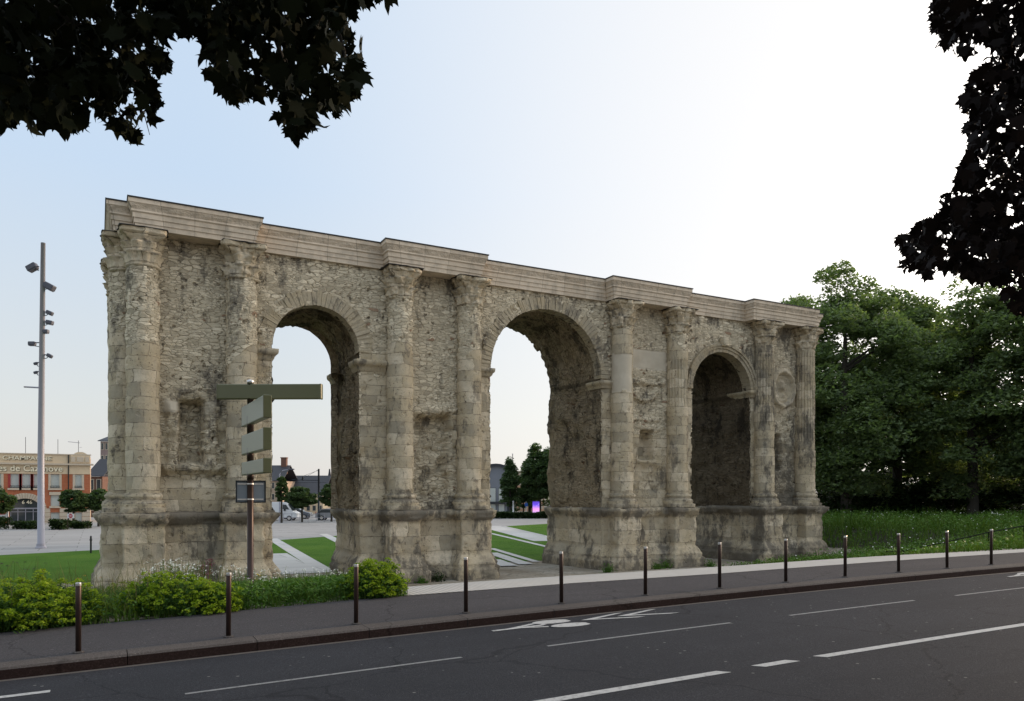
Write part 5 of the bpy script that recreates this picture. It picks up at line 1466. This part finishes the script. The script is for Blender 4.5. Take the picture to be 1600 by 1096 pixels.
# banner stand at the left frame edge
x, y, _ = atT(2, 805, 80); bn = tag(empty('banner', (x, y, 0), aimr), 'white banner with a red band at the left frame edge', 'banner')
b = MB(); b.box(-1.6, .75, -.03, .03, .75, 2.35); bp_ = b.build('panel', M_wpaint, bn); b = MB(); b.poly([(-1.6, -.036, 1.2), (.4, -.036, 1.25), (.68, -.036, 1.55), (.2, -.036, 1.75), (-1.6, -.036, 1.85)], (0, -.006, 0)); b.build('red_band', M_redp, bp_)
b = MB(); b.tube([(-1.5, 0, 0), (-1.5, 0, 2.4)], .05, 8); b.build('post', M_mast, bn); b = MB(); b.tube([(.7, 0, 0), (.7, 0, 2.4)], .05, 8); b.build('post', M_mast, bn)
# small dark marker post on the lawn edge
x, y, _ = atT(142, 851, 44); mk = tag(empty('marker_post', (x, y, 0)), 'thin dark marker post on the square beside the gate\'s left end', 'post')
b = MB(); b.lathe([(.05, 0), (.05, .95), (.03, 1.0)], n=10); b.build('post', M_dark, mk); b = MB(); b.lathe([(.07, .72), (.07, .8)], n=10); b.build('collar', M_dark, mk)

# street furniture across the square in the left arch
def lamp(px, ytop, t, label, arm):
    x, y, zt = atT(px, ytop, t); r = tag(empty('street_lamp', (x, y, 0), aimr), label, 'street lamp')
    b = MB(); b.tube([(0, 0, 0), (0, 0, zt-.5), (arm*.3, 0, zt-.05), (arm, 0, zt+.1)], [.09, .06, .05, .04], 8); b.build('pole', M_mast, r, True)
    b = MB(); b.box(arm-.1, arm+.65, -.14, .14, zt+.04, zt+.18, bev=.04); b.build('lamp_head', M_flood, r)
lamp(437, 735, 92, 'curved grey street lamp by the left jamb of the left arch', 1.1)
x, y, zt = atT(498, 733, 98); tp = tag(empty('tram_pole', (x, y, 0), aimr), 'dark tram catenary pole with bracket arm in the left arch', 'tram pole')
k_ = 98/F; zz = lambda py: CZ+(HY-py)*k_
b = MB(); b.tube([(0, 0, 0), (0, 0, zz(733))], [.15, .11], 10); b.build('pole', M_dark, tp, True)
b = MB(); b.tube([(0, 0, zz(751)), (-43*k_, 0, zz(750))], .05, 6); b.tube([(-25*k_, 0, zz(750)), (-25*k_, 0, zz(749)+.3)], .12, 6); b.build('arm', M_dark, tp)
b = MB(); b.tube([(0, 0, zz(734)), (-28*k_, 0, zz(750))], .018, 5); b.tube([(0, 0, zz(735)), (-40*k_, 0, zz(750))], .018, 5); b.tube([(-60*k_, 0, zz(755)), (12*k_, 0, zz(754))], .022, 5); b.build('stay_wire', M_dark, tp)
def railing(pa, pb, label, n=9):
    a, b2 = Vector((*pa, 0)), Vector((*pb, 0)); r = tag(empty('railing', a), label, 'railing'); d = b2-a
    for z in (.95, .5):
        b = MB(); b.tube([Vector((0, 0, z)), d+Vector((0, 0, z))], .03, 6); b.build('rail', M_mast, r)
    for k in range(n+1):
        b = MB(); q = d*(k/n); b.tube([q, q+Vector((0, 0, 1.0))], .035, 6); b.build('post', M_mast, r)
railing(p(405, 94), p(545, 94), 'grey pedestrian railing along the tram street in the left arch', 11)

def vehicle(name, label, cat, px, t, L, H, W, paint, van):
    """side view profile extruded, with glass, wheels and lamps"""
    x, y, _ = atT(px, HY, t); r = tag(empty(name, (x, y, 0), aimr), label, cat)
    if van: prof = [(-L/2, .35), (-L/2, H*.97), (-L/2+.1, H), (L*.18, H), (L*.27, H*.92), (L*.39, H*.52), (L*.49, H*.42), (L/2, .6), (L/2, .35)]
    else: prof = [(-L/2, .35), (-L/2, .85), (-L*.44, 1.0), (-L*.34, H*.96), (-L*.2, H), (L*.08, H), (L*.24, 1.0), (L*.46, .86), (L/2, .65), (L/2, .35)]
    b = MB(); b.poly([(q[0], -W/2, q[1]) for q in prof], (0, W, 0)); body = b.build('body', paint, r)
    bm = bmesh.new(); bm.from_mesh(body.data); bmesh.ops.bevel(bm, geom=bm.edges[:], offset=.05, segments=2, affect='EDGES'); bm.to_mesh(body.data); bm.free()
    b = MB()
    if van: b.poly([(L*.17, -W/2-.006, H*.62), (L*.33, -W/2-.006, H*.60), (L*.25, -W/2-.006, H*.86), (L*.17, -W/2-.006, H*.88)], (0, .02, 0))
    else:
        b.poly([(-L*.38, -W/2-.006, 1.0), (-L*.02, -W/2-.006, 1.0), (-L*.02, -W/2-.006, H*.93), (-L*.30, -W/2-.006, H*.92)], (0, .02, 0))
    b.build('side_window', M_glass, r)
    b = MB()
    if van: b.poly([(L*.29, -W*.42, H*.88), (L*.395, -W*.42, H*.54), (L*.395, W*.42, H*.54), (L*.29, W*.42, H*.88)], (.03, 0, .02))
    else: b.poly([(L*.10, -W*.42, H*.95), (L*.25, -W*.42, 1.03), (L*.25, W*.42, 1.03), (L*.10, W*.42, H*.95)], (.03, 0, .02))
    b.build('windscreen', M_glass, r)
    if not van: b = MB(); b.poly([(.02*L, -W/2-.006, 1.0), (L*.2, -W/2-.006, 1.0), (L*.08, -W/2-.006, H*.93), (.02*L, -W/2-.006, H*.93)], (0, .02, 0)); b.build('side_window', M_glass, r)
    for wx in (-L*.3, L*.32):
        for wy in (-W/2+.08, W/2-.08):
            M = Matrix.Translation((wx, wy, .33)) @ Matrix.Rotation(PI/2, 4, 'X')
            b = MB(); b.lathe([(.24, -.11), (.32, -.09), (.33, 0), (.32, .09), (.24, .11)], n=18, M=M); wl = b.build('wheel', M_dark, r, True)
            b = MB(); b.lathe([(.20, -.125), (.20, .125)], n=14, M=M); b.build('rim', M_cap, wl)
    for wy in (-W*.36, W*.36):
        b = MB(); b.box(L/2-.1, L/2+.01, wy-.14, wy+.14, .68, .84, bev=.02); b.build('headlight', M_pane, r)
        b = MB(); b.box(-L/2-.01, -L/2+.05, wy-.08, wy+.08, .8, 1.1, bev=.01); b.build('tail_light', M_redp, r)
    b = MB(); b.box(L*.2, L*.24, -W/2-.18, -W/2, 1.05 if not van else 1.25, 1.2 if not van else 1.5, bev=.02); b.build('mirror', M_dark, r)
vehicle('delivery_van', 'white delivery van driving past in the left arch', 'van', 434, 98, 5.4, 2.35, 1.95, simple('van_white', (.72, .72, .72), .35, 0, .02, 1, .5), True)
vehicle('parked_car', 'silver grey car by the right jamb of the left arch', 'car', 520, 99, 4.1, 1.5, 1.75, simple('car_silver', (.30, .31, .33), .3, .5, .04, 1, .5), False)
vehicle('parked_car', 'grey car half hidden behind trees beside the white van', 'car', 463, 104, 4.1, 1.5, 1.75, simple('car_grey', (.10, .12, .15), .3, .4, .04, 1, .5), False)
# lit advertising screen and posts in the middle arch
x, y, _ = atT(837.5, 800, 109); ad = tag(empty('advert_screen', (x, y, 0), aimr), 'glowing purple advertising screen beside the hedge in the middle arch', 'screen')
k_ = 109/F; zz = lambda py: CZ+(HY-py)*k_
b = MB(); b.box(-.56, .56, 0, .2, zz(803), zz(782.5), bev=.03); b.box(-.3, .3, .02, .18, 0, zz(803)); b.build('housing', M_dark, ad)
t = NT('lit_screen'); tc = t.pos(); sz = t.n('SeparateXYZ', {0: tc}, out=2)
g = t.ramp(t.rng(sz, zz(801), zz(784)), [(0, (.55, .30, .65)), (.18, (.75, .25, .60)), (.45, (.42, .20, .75)), (.75, (.12, .06, .62)), (1, (.07, .03, .45))])
v = t.n('TexVoronoi', {'Vector': tc, 'Scale': 5.5}); g = t.mix(t.m('MULTIPLY', t.rng(v, .32, .12), .55), g, (.85, .75, .95))
t.set((.02, .02, .03), .3); t.t.links.new(g, t.p.inputs['Emission Color']); t.p.inputs['Emission Strength'].default_value = .9
b = MB(); b.box(-.48, .48, -.02, 0, zz(801), zz(784)); b.build('display', t.mat, ad)
for k, (px, yt, t_) in enumerate(((802, 784, 110), (822, 784, 110), (801, 710, 124))):
    x, y, zt = atT(px, yt, t_); r = tag(empty('white_pole', (x, y, 0)), ['short white pole before the conifer in the middle arch', 'pale post with small blue plate near the purple screen', 'thin flag pole rising above the conifer'][k], 'pole')
    b = MB(); b.tube([(0, 0, 0), (0, 0, zt)], (.12, .05, .06)[k], 8); b.build('post', M_wpaint if k < 2 else M_mast, r, True)
    b = MB()
    if k == 1: b.box(-.25, .25, -.09, -.05, zt-.7, zt-.2); b.build('blue_plate', simple('blue_sign', (.03, .10, .35), .4), r)
    else: b.lathe([(.14, zt), (.10, zt+.08), (.02, zt+.1)], n=10); b.build('finial', M_mast, r)
